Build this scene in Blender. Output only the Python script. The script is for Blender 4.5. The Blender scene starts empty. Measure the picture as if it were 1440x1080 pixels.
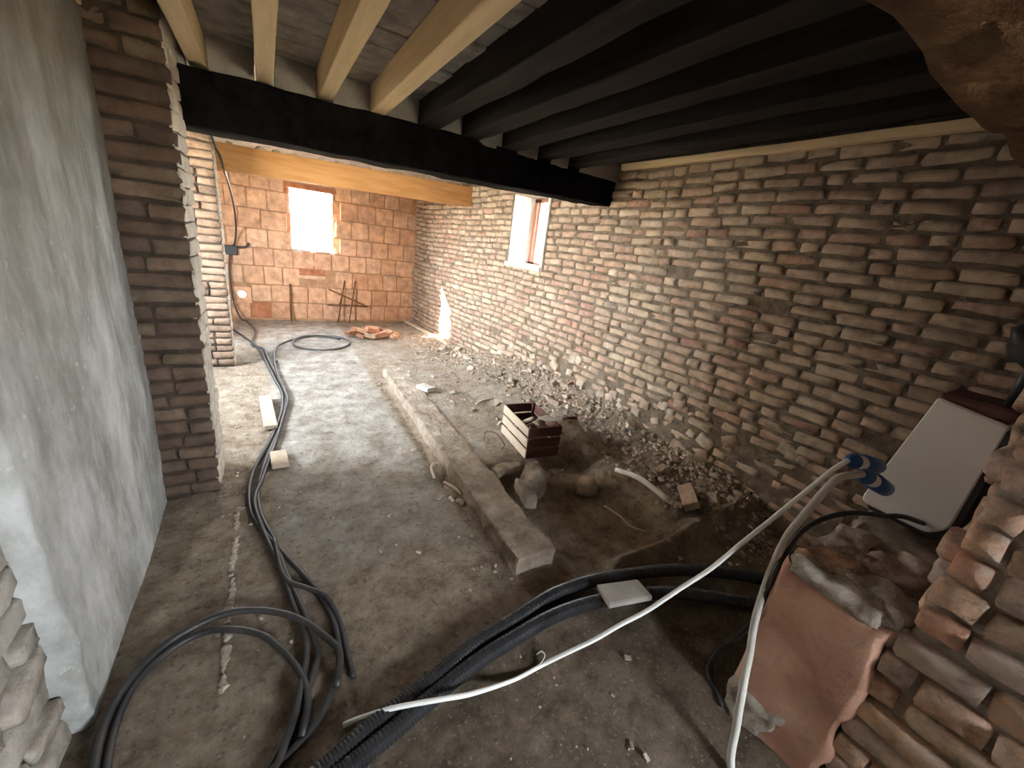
import bpy, math, random
import numpy as np
from mathutils import Vector, Matrix, noise

SC = bpy.context.scene
COL = SC.collection
rng = random.Random(11)
nprng = np.random.RandomState(5)
PI = math.pi

# ------------------------------------------------------------------ camera
cam_d = bpy.data.cameras.new('camera')
cam = bpy.data.objects.new('camera', cam_d)
COL.objects.link(cam)
cam_d.sensor_fit = 'HORIZONTAL'
cam_d.sensor_width = 36.0
cam_d.lens = 560.0 / 1440.0 * 36.0
cam_d.clip_start = 0.02
cam_d.clip_end = 200
def _n(v): return v / np.linalg.norm(v)
_D = _n(np.array([372 - 720, 304 - 540, 560.0]))        # depth axis of the room, seen in camera axes
_V = _n(np.array([505 - 720, 2185 - 540, 560.0])); _V = _n(_V - _D * (_V @ _D))
_X = np.cross(_V, _D)
_R = np.array([_X, _D, -_V])                             # camera axes (right, down, forward) -> world
m = Matrix.Identity(4)
for i in range(3):
    m[i][0] = _R[i][0]; m[i][1] = -_R[i][1]; m[i][2] = -_R[i][2]
m[2][3] = 1.6
cam.matrix_world = m
SC.camera = cam
CAM = Vector((0, 0, 1.6))

# ------------------------------------------------------------------ light and exposure
SKY, SUN = 75.0, 300.0
world = bpy.data.worlds.new('sky'); SC.world = world
world.use_nodes = True
wn = world.node_tree.nodes; wl = world.node_tree.links
bg = wn['Background']
tc = wn.new('ShaderNodeTexCoord'); sep = wn.new('ShaderNodeSeparateXYZ'); rmp = wn.new('ShaderNodeValToRGB')
wl.new(tc.outputs['Generated'], sep.inputs[0]); wl.new(sep.outputs['Z'], rmp.inputs[0])
rmp.color_ramp.elements[0].position = 0.0; rmp.color_ramp.elements[0].color = (0.98, 0.98, 0.98, 1)
rmp.color_ramp.elements[1].position = 0.7; rmp.color_ramp.elements[1].color = (0.74, 0.87, 1.0, 1)
wl.new(rmp.outputs[0], bg.inputs['Color'])
bg.inputs['Strength'].default_value = SKY

sun_d = bpy.data.lights.new('sun', 'SUN'); sun_d.energy = SUN; sun_d.angle = math.radians(1.0)
sun_d.color = (1.0, 0.84, 0.62)
sun = bpy.data.objects.new('sun', sun_d); COL.objects.link(sun)
sun.rotation_euler = Vector((1.0, -0.82, -0.74)).to_track_quat('-Z', 'Y').to_euler()
sun.location = (-4, 12, 6)

def portal(name, loc, aim, sx, sy):
    l = bpy.data.lights.new(name, 'AREA'); l.shape = 'RECTANGLE'; l.size = sx; l.size_y = sy
    l.cycles.is_portal = True
    o = bpy.data.objects.new(name, l); COL.objects.link(o)
    o.location = loc; o.rotation_euler = Vector(aim).to_track_quat('-Z', 'Z').to_euler()
portal('portal_back_window', (0.65, 7.85, 1.62), (0, -1, 0), 0.8, 1.05)
portal('portal_right_window', (3.06, 4.25, 1.83), (-1, 0, 0), 0.9, 0.95)
portal('portal_left_fill', (-2.27, 5.975, 1.5), (1, 0, 0), 1.15, .42)
portal('portal_left_fill', (-2.27, 3.95, 1.475), (1, 0, 0), 1.5, 1.85)  # both left portals serve openings added for fill light
portal('portal_entrance', (1.75, -2.85, 1.375), (0, 1, 0), 1.3, .95)

SC.view_settings.view_transform = 'Standard'
SC.view_settings.look = 'None'
SC.view_settings.exposure = 0.42
SC.view_settings.gamma = 1.0
SC.view_settings.use_curve_mapping = False
try:
    SC.cycles.max_bounces = 10; SC.cycles.diffuse_bounces = 7
    SC.cycles.sample_clamp_indirect = 12.0
    SC.cycles.use_denoising = True
    SC.cycles.caustics_reflective = False; SC.cycles.caustics_refractive = False
except Exception:
    pass

# ------------------------------------------------------------------ helpers
def tag(o, label=None, cat=None, group=None, kind=None):
    if label: o['label'] = label
    if cat: o['category'] = cat
    if group: o['group'] = group
    if kind: o['kind'] = kind
    return o

def link(o, parent=None):
    COL.objects.link(o)
    if parent is not None: o.parent = parent
    return o

def empty(name, loc=(0, 0, 0), rz=0.0):
    o = bpy.data.objects.new(name, None); COL.objects.link(o)
    o.location = loc; o.rotation_euler = (0, 0, rz); o.empty_display_size = 0.1
    return o

def mesh(name, v, f, mat, smooth=False, attr=None):
    me = bpy.data.meshes.new(name)
    me.from_pydata([tuple(p) for p in v], [], [tuple(q) for q in f])
    if smooth: me.polygons.foreach_set('use_smooth', [True] * len(me.polygons))
    if mat: me.materials.append(mat)
    if attr is not None:
        a = me.attributes.new('rnd', 'FLOAT', 'POINT'); a.data.foreach_set('value', np.asarray(attr, dtype=np.float32))
    me.update()
    return me

def obj(name, v, f, mat, parent=None, smooth=False, attr=None):
    return link(bpy.data.objects.new(name, mesh(name, v, f, mat, smooth, attr)), parent)

def fbm(x, y, z, sc, oct=3):
    s = 0.0; a = 1.0; t = 0.0
    for k in range(oct):
        s += a * noise.noise(Vector((x * sc, y * sc, z * sc))); t += a; a *= 0.5; sc *= 2.1
    return s / t

def box_vf(x0, x1, y0, y1, z0, z1):
    v = [(x0, y0, z0), (x1, y0, z0), (x1, y1, z0), (x0, y1, z0), (x0, y0, z1), (x1, y0, z1), (x1, y1, z1), (x0, y1, z1)]
    f = [(3, 2, 1, 0), (4, 5, 6, 7), (0, 1, 5, 4), (1, 2, 6, 5), (2, 3, 7, 6), (3, 0, 4, 7)]
    return v, f

def bevel_box(sx, sy, sz, b, jit=0.0):
    """closed box with chamfered edges and slightly uneven corners, centred on 0: 24 corner points"""
    import bmesh
    bm = bmesh.new()
    bmesh.ops.create_cube(bm, size=1.0)
    for q in bm.verts:
        q.co = Vector((q.co.x * sx + rng.uniform(-jit, jit), q.co.y * sy + rng.uniform(-jit, jit), q.co.z * sz + rng.uniform(-jit, jit)))
    bmesh.ops.bevel(bm, geom=list(bm.edges), offset=b, segments=1, affect='EDGES', profile=0.5)
    v = [q.co.copy() for q in bm.verts]; bm.verts.index_update()
    f = [[q.index for q in g.verts] for g in bm.faces]
    bm.free()
    return v, f

def noisy_box(sx, sy, sz, n, amp, sc, b=0.01, seed=0.0):
    """box with subdivided, worn faces (rough stone or concrete)"""
    import bmesh
    bm = bmesh.new()
    bmesh.ops.create_cube(bm, size=1.0)
    for q in bm.verts: q.co = Vector((q.co.x * sx, q.co.y * sy, q.co.z * sz))
    bmesh.ops.bevel(bm, geom=list(bm.edges), offset=b, segments=2, affect='EDGES', profile=0.6)
    for ax, s in ((0, sx), (1, sy), (2, sz)):
        k = max(1, int(n[ax]))
        for i in range(1, k):
            co = [0, 0, 0]; co[ax] = -s / 2 + s * i / k
            no = [0, 0, 0]; no[ax] = 1
            bmesh.ops.bisect_plane(bm, geom=list(bm.verts) + list(bm.edges) + list(bm.faces), plane_co=co, plane_no=no)
    bm.normal_update()
    for q in bm.verts:
        p = q.co
        q.co = p + q.normal * amp * fbm(p.x + seed, p.y + seed * 1.7, p.z, sc)
    bmesh.ops.triangulate(bm, faces=list(bm.faces))
    v = [q.co.copy() for q in bm.verts]; bm.verts.index_update()
    f = [[q.index for q in g.verts] for g in bm.faces]
    bm.free()
    return v, f

def rock_vf(seed, sub=1, flat=0.75):
    import bmesh
    bm = bmesh.new()
    bmesh.ops.create_icosphere(bm, subdivisions=sub, radius=0.5)
    for q in bm.verts:
        p = q.co.normalized()
        k = 1 + 0.55 * noise.noise(p * 1.6 + Vector((seed * 7.3, seed * 3.1, 0)))
        q.co = Vector((p.x * 0.5 * k * 1.15, p.y * 0.5 * k * 0.85, p.z * 0.5 * k * flat))
    v = [q.co.copy() for q in bm.verts]; bm.verts.index_update()
    f = [[q.index for q in g.verts] for g in bm.faces]
    bm.free()
    return v, f

def catmull(pts, step):
    P = [Vector(p) for p in pts]
    P = [P[0] * 2 - P[1]] + P + [P[-1] * 2 - P[-2]]
    out = []
    for i in range(1, len(P) - 2):
        a, b, c, d = P[i - 1], P[i], P[i + 1], P[i + 2]
        n = max(1, int((c - b).length / step))
        for k in range(n):
            t = k / n
            out.append(0.5 * ((2 * b) + (c - a) * t + (2 * a - 5 * b + 4 * c - d) * t * t + (3 * b - a - 3 * c + d) * t ** 3))
    out.append(P[-2])
    return out

def tube_vf(path, r, seg=8, radii=None):
    v, f = [], []
    up = Vector((0.13, 0.07, 1)).normalized()
    n = len(path)
    for i, p in enumerate(path):
        t = (path[min(i + 1, n - 1)] - path[max(i - 1, 0)])
        t = t.normalized() if t.length > 1e-9 else Vector((0, 1, 0))
        s = t.cross(up)
        s = s.normalized() if s.length > 1e-3 else Vector((1, 0, 0))
        w = s.cross(t)
        rr = radii[i] if radii else r
        for k in range(seg):
            a = 2 * PI * k / seg
            v.append(p + s * (rr * math.cos(a)) + w * (rr * math.sin(a)))
    for i in range(n - 1):
        for k in range(seg):
            a = i * seg + k; b = i * seg + (k + 1) % seg
            f.append((a, b, b + seg, a + seg))
    f.append(tuple(reversed(range(seg)))); f.append(tuple(range((n - 1) * seg, n * seg)))
    return v, f

def tube(name, pts, r, mat, parent=None, seg=8, step=0.03):
    v, f = tube_vf(catmull(pts, step), r, seg)
    return obj(name, v, f, mat, parent, smooth=True)

def join(parts):
    V, F = [], []
    for v, f in parts:
        o = len(V); V += list(v); F += [[i + o for i in q] for q in f]
    return V, F

def xf(vf, M):
    return [M @ Vector(p) for p in vf[0]], vf[1]

# ------------------------------------------------------------------ materials
def nodes(name):
    mt = bpy.data.materials.new(name); mt.use_nodes = True
    nt = mt.node_tree
    return mt, nt, nt.nodes['Principled BSDF']

def N(nt, t, **kw):
    n = nt.nodes.new(t)
    for k, v in kw.items(): setattr(n, k, v)
    return n

def noise_n(nt, pos, scale, detail=4, rough=0.6, sx=None):
    n = N(nt, 'ShaderNodeTexNoise'); n.inputs['Scale'].default_value = scale
    n.inputs['Detail'].default_value = detail; n.inputs['Roughness'].default_value = rough
    if sx:
        mp = N(nt, 'ShaderNodeMapping'); mp.inputs['Scale'].default_value = sx
        nt.links.new(pos, mp.inputs['Vector']); pos = mp.outputs[0]
    nt.links.new(pos, n.inputs['Vector'])
    return n.outputs['Fac']

def ramp(nt, fac, stops, interp='LINEAR'):
    r = N(nt, 'ShaderNodeValToRGB'); cr = r.color_ramp; cr.interpolation = interp
    while len(cr.elements) < len(stops): cr.elements.new(0.5)
    for e, (p, c) in zip(cr.elements, stops):
        e.position = p; e.color = (c[0], c[1], c[2], 1) if not isinstance(c, (int, float)) else (c, c, c, 1)
    nt.links.new(fac, r.inputs[0])
    return r.outputs[0]

def mix(nt, fac, a, b, mode='MIX'):
    x = N(nt, 'ShaderNodeMix', data_type='RGBA', blend_type=mode)
    def put(sock, val):
        if isinstance(val, (tuple, list)): sock.default_value = (val[0], val[1], val[2], 1)
        elif isinstance(val, (int, float)): sock.default_value = val
        else: nt.links.new(val, sock)
    put(x.inputs[0], fac); put(x.inputs[6], a); put(x.inputs[7], b)
    return x.outputs[2]

def rnd_out(nt):
    a = N(nt, 'ShaderNodeAttribute', attribute_name='rnd'); oi = N(nt, 'ShaderNodeObjectInfo')
    ad = N(nt, 'ShaderNodeMath', operation='ADD'); fr = N(nt, 'ShaderNodeMath', operation='FRACT')
    nt.links.new(a.outputs['Fac'], ad.inputs[0]); nt.links.new(oi.outputs['Random'], ad.inputs[1]); nt.links.new(ad.outputs[0], fr.inputs[0])
    return fr.outputs[0]

def bump(nt, bs, h, strength, dist):
    b = N(nt, 'ShaderNodeBump'); b.inputs['Strength'].default_value = strength; b.inputs['Distance'].default_value = dist
    nt.links.new(h, b.inputs['Height']); nt.links.new(b.outputs[0], bs.inputs['Normal'])

def masonry(name, cols, dust, dust_lo=0.5, dust_hi=0.75, rough=0.95, bs_=0.6, fine=55.0, tint=None, wear=(0.62, 1.3)):
    """per-piece colour from a ramp, cloudy wear and dust, fine grain"""
    mt, nt, bs = nodes(name)
    pos = N(nt, 'ShaderNodeNewGeometry').outputs['Position']
    k = len(cols)
    c = ramp(nt, rnd_out(nt), [(i / (k - 1), cols[i]) for i in range(k)])
    big = noise_n(nt, pos, 9.0, 5, 0.7)
    c = mix(nt, 1.0, c, ramp(nt, big, [(0.32, wear[0]), (0.68, wear[1])]), 'MULTIPLY')
    if tint:
        t = noise_n(nt, pos, 1.1, 3, 0.5)
        c = mix(nt, ramp(nt, t, [(0.45, 0.0), (0.66, tint[1])]), c, tint[0])
    d = noise_n(nt, pos, 14.0, 6, 0.75)
    c = mix(nt, ramp(nt, d, [(dust_lo, 0.0), (dust_hi, 0.85)]), c, dust)
    nt.links.new(c, bs.inputs['Base Color'])
    bs.inputs['Roughness'].default_value = rough
    bs.inputs['Specular IOR Level'].default_value = 0.15
    bump(nt, bs, noise_n(nt, pos, fine, 6, 0.75), bs_, 0.012)
    return mt

def mottled(name, stops, scale, rough=0.9, bs_=0.4, fine=60.0, detail=6, sx=None, spec=0.2, dist=0.01, metal=0.0):
    mt, nt, bs = nodes(name)
    pos = N(nt, 'ShaderNodeNewGeometry').outputs['Position']
    c = ramp(nt, noise_n(nt, pos, scale, detail, 0.65, sx), stops)
    nt.links.new(c, bs.inputs['Base Color'])
    bs.inputs['Roughness'].default_value = rough; bs.inputs['Specular IOR Level'].default_value = spec
    bs.inputs['Metallic'].default_value = metal
    if bs_: bump(nt, bs, noise_n(nt, pos, fine, 6, 0.7, sx), bs_, dist)
    return mt

M = {}
M['brick'] = masonry('old_brick', [(.42, .32, .22), (.50, .40, .29), (.36, .27, .20), (.55, .45, .34), (.42, .28, .21), (.48, .38, .27), (.33, .27, .21), (.38, .22, .16)],
                     (.49, .41, .32), 0.48, 0.70, bs_=1.0, fine=34.0, tint=((.42, .25, .18), 0.5))
M['mortar'] = mottled('old_mortar', [(.25, (.10, .075, .05)), (.5, (.21, .165, .12)), (.8, (.34, .29, .23))], 10.0, bs_=1.0, fine=38.0, dist=0.03)
M['block'] = masonry('terracotta_block', [(.55, .325, .195), (.60, .37, .235), (.50, .28, .165), (.58, .345, .21), (.60, .39, .265), (.53, .31, .20)], (.56, .42, .31), 0.52, 0.78, bs_=0.5, fine=40.0)
M['block_red'] = masonry('red_block', [(.36, .15, .08), (.40, .17, .09)], (.36, .22, .14), 0.6, 0.9, bs_=0.3)
M['block_joint'] = mottled('block_joint', [(.3, (.28, .15, .08)), (.7, (.48, .30, .18))], 12.0, bs_=0.8, fine=30.0, dist=0.02)
M['soot_brick'] = masonry('sooty_brick', [(.12, .082, .058), (.155, .115, .082), (.10, .07, .055), (.135, .09, .065), (.19, .135, .098)], (.085, .064, .05), 0.5, 0.8)
M['pillar_brick'] = masonry('brown_pillar_brick', [(.24, .165, .115), (.30, .21, .15), (.20, .14, .10), (.27, .18, .125)], (.30, .23, .17), 0.5, 0.75, bs_=0.9)
M['soot_mortar'] = mottled('sooty_mortar', [(.3, (.045, .034, .026)), (.7, (.10, .075, .056))], 9.0, bs_=0.9, fine=36.0, dist=0.03)
M['jamb_brick'] = masonry('red_jamb_brick', [(.56, .34, .23), (.60, .42, .29), (.50, .27, .18), (.58, .46, .37), (.52, .40, .35), (.62, .37, .24), (.54, .43, .30)], (.56, .47, .38), 0.47, 0.62, bs_=1.0, fine=22.0, wear=(.48, 1.35))
M['jamb_mortar'] = mottled('jamb_mortar', [(.3, (.24, .19, .15)), (.55, (.42, .36, .29)), (.75, (.54, .48, .41))], 9.0, bs_=1.0, fine=24.0, dist=0.03)
M['cream'] = masonry('lit_side_brick', [(.52, .47, .39), (.58, .53, .45), (.48, .42, .34)], (.62, .57, .49), 0.4, 0.7, bs_=0.9, fine=30.0)  # pillar sides: the light falling on them put into a paler brick colour
M['stone'] = masonry('pale_rubble_stone', [(.42, .38, .33), (.50, .46, .41), (.38, .33, .28), (.48, .39, .32)], (.52, .49, .44), 0.46, 0.62, bs_=1.0, fine=22.0, wear=(.6, 1.25))
M['stone_mortar'] = mottled('stone_mortar', [(.3, (.22, .19, .16)), (.7, (.42, .38, .33))], 9.0, bs_=1.0, fine=30.0, dist=0.03)
M['rubble'] = masonry('rubble', [(.40, .33, .25), (.50, .43, .34), (.36, .25, .18), (.55, .48, .40), (.30, .24, .18)], (.46, .39, .30), 0.45, 0.8, bs_=0.7)
M['redrubble'] = masonry('red_rubble', [(.48, .22, .13), (.55, .30, .19), (.52, .38, .27)], (.60, .46, .34), 0.55, 0.85, bs_=0.6)
M['concrete'] = mottled('dusty_concrete', [(.32, (.20, .155, .115)), (.46, (.33, .265, .205)), (.58, (.43, .36, .285)), (.7, (.56, .49, .41))], 7.0, bs_=1.0, fine=30.0, dist=0.03, detail=9)
M['paleconc'] = mottled('pale_concrete', [(.3, (.44, .41, .37)), (.7, (.58, .55, .50))], 14.0, bs_=0.5, fine=70.0)
M['warmmortar'] = mottled('warm_mortar', [(.34, (.34, .28, .22)), (.5, (.52, .45, .37)), (.66, (.64, .57, .48))], 12.0, bs_=1.0, fine=26.0, dist=0.03)
M['clay'] = mottled('pale_clay', [(.3, (.38, .31, .235)), (.7, (.50, .42, .33))], 12.0, bs_=0.5, fine=70.0)
M['newwood'] = mottled('new_timber', [(.25, (.68, .50, .28)), (.5, (.80, .62, .37)), (.8, (.86, .70, .45))], 5.0, rough=0.75, bs_=0.2, fine=30.0, sx=(6, .35, 6), dist=0.004)
M['orange'] = mottled('orange_timber', [(.25, (.36, .175, .065)), (.5, (.46, .24, .095)), (.8, (.54, .31, .14))], 4.0, rough=0.7, bs_=0.2, fine=30.0, sx=(.4, 5, 6), dist=0.004)
M['char'] = mottled('charred_timber', [(.3, (.005, .005, .006)), (.7, (.014, .013, .013))], 9.0, spec=0.03, rough=0.95, bs_=0.6, fine=40.0, dist=0.02)
M['oldjoist'] = mottled('smoked_timber', [(.3, (.010, .008, .007)), (.6, (.024, .018, .015)), (.8, (.055, .038, .03))], 4.0, rough=0.85, bs_=0.5, fine=30.0, sx=(6, .4, 6), dist=0.01)
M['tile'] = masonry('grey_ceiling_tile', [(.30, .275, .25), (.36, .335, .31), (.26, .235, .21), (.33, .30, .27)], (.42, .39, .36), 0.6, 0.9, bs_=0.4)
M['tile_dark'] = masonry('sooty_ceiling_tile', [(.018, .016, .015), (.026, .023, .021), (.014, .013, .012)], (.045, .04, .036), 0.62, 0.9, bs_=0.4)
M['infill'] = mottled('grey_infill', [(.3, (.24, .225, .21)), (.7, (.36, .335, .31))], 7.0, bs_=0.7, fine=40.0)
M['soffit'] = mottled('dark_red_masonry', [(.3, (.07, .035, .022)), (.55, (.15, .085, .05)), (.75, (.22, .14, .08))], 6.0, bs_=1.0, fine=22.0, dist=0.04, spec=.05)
M['iron'] = mottled('rusty_iron', [(.3, (.10, .045, .025)), (.7, (.20, .10, .05))], 20.0, rough=0.8, bs_=0.4)
M['black'] = mottled('black_plastic', [(.3, (.012, .012, .014)), (.7, (.03, .03, .032))], 8.0, rough=0.42, bs_=0.0, spec=0.5)
M['cable'] = mottled('dusty_black_cable', [(.35, (.018, .018, .02)), (.75, (.07, .065, .06))], 7.0, rough=0.5, bs_=0.0, spec=0.45)
M['greycable'] = mottled('dusty_grey_cable', [(.3, (.06, .06, .06)), (.7, (.14, .135, .13))], 7.0, rough=0.55, bs_=0.0, spec=0.4)
M['white'] = mottled('white_plastic', [(.3, (.76, .76, .73)), (.7, (.84, .84, .81))], 5.0, rough=0.5, bs_=0.0, spec=0.4)
M['dirtywhite'] = mottled('dusty_white_cable', [(.3, (.42, .40, .35)), (.7, (.58, .56, .51))], 9.0, rough=0.6, bs_=0.0)
M['blue'] = mottled('blue_plastic', [(.3, (.015, .07, .22)), (.7, (.02, .10, .30))], 9.0, rough=0.45, bs_=0.0, spec=0.45)
M['maroon'] = mottled('maroon_boards', [(.3, (.085, .038, .033)), (.7, (.15, .075, .065))], 10.0, rough=0.7, bs_=0.3)
M['palewood'] = mottled('pale_wood', [(.3, (.50, .42, .32)), (.7, (.62, .53, .42))], 10.0, rough=0.8, bs_=0.3)
M['redpaint'] = mottled('red_brown_paint', [(.3, (.22, .09, .06)), (.7, (.30, .14, .10))], 10.0, rough=0.6, bs_=0.2)
M['limewash'] = mottled('limewash', [(.3, (.62, .60, .56)), (.7, (.76, .74, .70))], 8.0, bs_=0.6, fine=30.0)
M['outwall'] = masonry('outside_brick', [(.60, .50, .40), (.68, .58, .47), (.56, .44, .34)], (.66, .58, .48), 0.5, 0.8)
M['outmortar'] = mottled('outside_mortar', [(.3, (.40, .34, .28)), (.7, (.5, .44, .36))], 10.0)
M['earth'] = mottled('outside_earth', [(.3, (.30, .26, .18)), (.7, (.42, .36, .27))], 2.0)

def mat_plaster():
    mt, nt, bs = nodes('grey_plaster')
    pos = N(nt, 'ShaderNodeNewGeometry').outputs['Position']
    a = noise_n(nt, pos, 2.6, 8, 0.68, (1, 1.5, 0.7))
    c = ramp(nt, a, [(.30, (.22, .21, .185)), (.44, (.33, .335, .315)), (.56, (.46, .475, .465)), (.70, (.62, .64, .64))])
    st = noise_n(nt, pos, 4.0, 6, 0.65, (1, 1.6, 0.4))
    c = mix(nt, ramp(nt, st, [(.50, 0.0), (.66, .65)]), c, (.20, .19, .165))
    sp = noise_n(nt, pos, 26.0, 3, 0.5)
    c = mix(nt, ramp(nt, sp, [(.66, 0.0), (.74, .6)]), c, (.62, .62, .60))
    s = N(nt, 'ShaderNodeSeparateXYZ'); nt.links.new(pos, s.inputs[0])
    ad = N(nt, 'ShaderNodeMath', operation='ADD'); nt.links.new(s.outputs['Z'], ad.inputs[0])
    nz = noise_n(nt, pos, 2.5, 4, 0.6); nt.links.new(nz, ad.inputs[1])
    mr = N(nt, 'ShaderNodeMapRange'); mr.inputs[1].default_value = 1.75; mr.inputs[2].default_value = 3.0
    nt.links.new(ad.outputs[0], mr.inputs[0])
    c = mix(nt, mr.outputs[0], c, (.12, .105, .08))               # darker brown towards the ceiling
    nt.links.new(c, bs.inputs['Base Color']); bs.inputs['Roughness'].default_value = 0.9
    bs.inputs['Specular IOR Level'].default_value = 0.2
    bump(nt, bs, noise_n(nt, pos, 14.0, 8, 0.7), 0.35, 0.02)
    return mt
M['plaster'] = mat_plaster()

def mat_redplaster():
    mt, nt, bs = nodes('red_plaster')
    pos = N(nt, 'ShaderNodeNewGeometry').outputs['Position']
    c = ramp(nt, noise_n(nt, pos, 4.0, 6, 0.6), [(.34, (.40, .20, .135)), (.48, (.60, .335, .23)), (.58, (.66, .40, .285)), (.68, (.70, .50, .39))])
    c = mix(nt, ramp(nt, noise_n(nt, pos, 16.0, 5, 0.7), [(.52, 0.0), (.70, .6)]), c, (.34, .22, .16))
    nt.links.new(c, bs.inputs['Base Color']); bs.inputs['Roughness'].default_value = 0.9
    bump(nt, bs, noise_n(nt, pos, 16.0, 8, 0.7), 0.8, 0.02)
    return mt
M['redplaster'] = mat_redplaster()

def mat_floor():
    mt, nt, bs = nodes('dusty_floor')
    pos = N(nt, 'ShaderNodeNewGeometry').outputs['Position']
    at = N(nt, 'ShaderNodeAttribute', attribute_name='rnd')          # 1 = pale slab, 0 = brown earth
    a = noise_n(nt, pos, 5.0, 8, 0.72)
    pale = ramp(nt, a, [(.34, (.20, .168, .13)), (.45, (.34, .30, .25)), (.55, (.44, .405, .355)), (.68, (.60, .57, .52))])
    earth = ramp(nt, noise_n(nt, pos, 8.0, 8, 0.75), [(.34, (.17, .125, .085)), (.48, (.33, .26, .19)), (.58, (.42, .34, .255)), (.70, (.55, .46, .355))])
    f = N(nt, 'ShaderNodeMath', operation='ADD')
    nz = N(nt, 'ShaderNodeMath', operation='MULTIPLY_ADD'); nt.links.new(noise_n(nt, pos, 3.0, 6, 0.7), nz.inputs[0]); nz.inputs[1].default_value = 1.4; nz.inputs[2].default_value = -0.7
    nt.links.new(at.outputs['Fac'], f.inputs[0]); nt.links.new(nz.outputs[0], f.inputs[1])
    c = mix(nt, ramp(nt, f.outputs[0], [(.25, 0.0), (.75, 1.0)]), earth, pale)
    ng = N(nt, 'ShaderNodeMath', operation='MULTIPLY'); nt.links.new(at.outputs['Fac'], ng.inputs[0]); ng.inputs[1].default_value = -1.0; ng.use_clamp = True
    c = mix(nt, ng.outputs[0], c, (.55, .52, .50), 'MULTIPLY')                      # darker soil colour by the entrance
    spk = noise_n(nt, pos, 60.0, 4, 0.6)
    c = mix(nt, ramp(nt, spk, [(.60, 0.0), (.68, .55)]), c, (.56, .49, .40))
    c = mix(nt, ramp(nt, noise_n(nt, pos, 34.0, 4, 0.6), [(.58, 0.0), (.68, .75)]), c, (.16, .12, .085))
    nt.links.new(c, bs.inputs['Base Color']); bs.inputs['Roughness'].default_value = 0.93
    bs.inputs['Specular IOR Level'].default_value = 0.18
    bump(nt, bs, noise_n(nt, pos, 24.0, 9, 0.8), 1.0, 0.035)
    return mt
M['floor'] = mat_floor()

def mat_glass():
    mt = bpy.data.materials.new('window_glass'); mt.use_nodes = True
    nt = mt.node_tree; nt.nodes.clear()
    o = N(nt, 'ShaderNodeOutputMaterial'); mx = N(nt, 'ShaderNodeMixShader'); t = N(nt, 'ShaderNodeBsdfTransparent'); g = N(nt, 'ShaderNodeBsdfGlossy')
    g.inputs['Roughness'].default_value = 0.05; t.inputs[0].default_value = (.93, .95, .94, 1)
    mx.inputs[0].default_value = 0.06
    nt.links.new(t.outputs[0], mx.inputs[1]); nt.links.new(g.outputs[0], mx.inputs[2]); nt.links.new(mx.outputs[0], o.inputs[0])
    return mt
M['glass'] = mat_glass()

# ------------------------------------------------------------------ masonry pieces (unit meshes, shared)
def unit_piece(cx, cz, jx, jz, inset, edge, bulge):
    """front face at y=0, back at y=-1; 10-sided outline, rounded edge, uneven face: 50 triangles"""
    out = [(-.5 + cx, -.5), (0, -.5), (.5 - cx, -.5), (.5, -.5 + cz), (.5, .5 - cz), (.5 - cx, .5), (0, .5), (-.5 + cx, .5), (-.5, .5 - cz), (-.5, -.5 + cz)]
    out = [(x + rng.uniform(-jx, jx), z + rng.uniform(-jz, jz)) for x, z in out]
    n = len(out); v = []
    for x, z in out: v.append((x, -1.0, z))
    for x, z in out: v.append((x, -edge * rng.uniform(.7, 1.5), z))
    for x, z in out: v.append((x * inset[0], rng.uniform(-bulge, bulge), z * inset[1]))
    v.append((rng.uniform(-.15, .15), rng.uniform(-bulge, bulge * 1.5), rng.uniform(-.1, .1)))
    f = []
    for k in range(n):
        j = (k + 1) % n
        f.append((k, j, n + j, n + k)); f.append((n + k, n + j, 2 * n + j, 2 * n + k)); f.append((2 * n + k, 2 * n + j, 3 * n))
    return v, f

UNIT = {
    'brick': [unit_piece(.045, .15, .035, .10, (.92, .74), .20, .10) for _ in range(24)],
    'rough': [unit_piece(.06, .13, .04, .10, (.93, .82), .10, .07) for _ in range(16)],
    'block': [unit_piece(.03, .03, .010, .012, (.95, .95), .10, .03) for _ in range(8)],
    'stone': [unit_piece(.17, .17, .08, .09, (.84, .80), .22, .09) for _ in range(12)],
}
_cache = {}
def unit_mesh(kind, i, mat, name):
    key = (kind, i, mat.name, name)
    if key not in _cache: _cache[key] = mesh(name, *UNIT[kind][i], mat, smooth=(kind != 'block'))
    return _cache[key]

def frame(c, n, L, dep, h, roll=0.0):
    n = Vector(n).normalized(); v = Vector((0, 0, 1)); v = (v - n * v.dot(n)).normalized(); u = n.cross(v)
    if roll:
        q = Matrix.Rotation(roll, 3, n); u = q @ u; v = q @ v
    mm = Matrix.Identity(4)
    for i in range(3):
        mm[i][0] = u[i] * L; mm[i][1] = n[i] * dep; mm[i][2] = v[i] * h; mm[i][3] = c[i]
    return mm

def lay(parent, name, kind, cells, mat, most=300):
    """cells: (centre, normal, length, depth, height, roll). The largest in view become objects, the rest one stuff part."""
    def size(c):
        d = Vector(c[0]) - CAM
        return c[2] * c[4] / max(d.length_squared, .05) * abs(d.normalized().dot(Vector(c[1]))) * (1.0 if c[0][1] > .1 or c[0][0] < 1.6 else .8)
    order = sorted(cells, key=size, reverse=True)
    for c in order[:most]:
        o = bpy.data.objects.new(name, unit_mesh(kind, rng.randrange(len(UNIT[kind])), mat, name))
        o.matrix_world = frame(*c); link(o, parent)
    rest = order[most:]
    if rest:
        V, F, A = [], [], []
        for c in rest:
            v, f = UNIT[kind][rng.randrange(len(UNIT[kind]))]
            fr = frame(*c); o = len(V)
            V += [fr @ Vector(p) for p in v]; F += [[i + o for i in q] for q in f]; A += [rng.random()] * len(v)
        s = obj('far_' + name + 's', V, F, mat, parent, smooth=(kind != 'block'), attr=A); s['kind'] = 'stuff'

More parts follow.
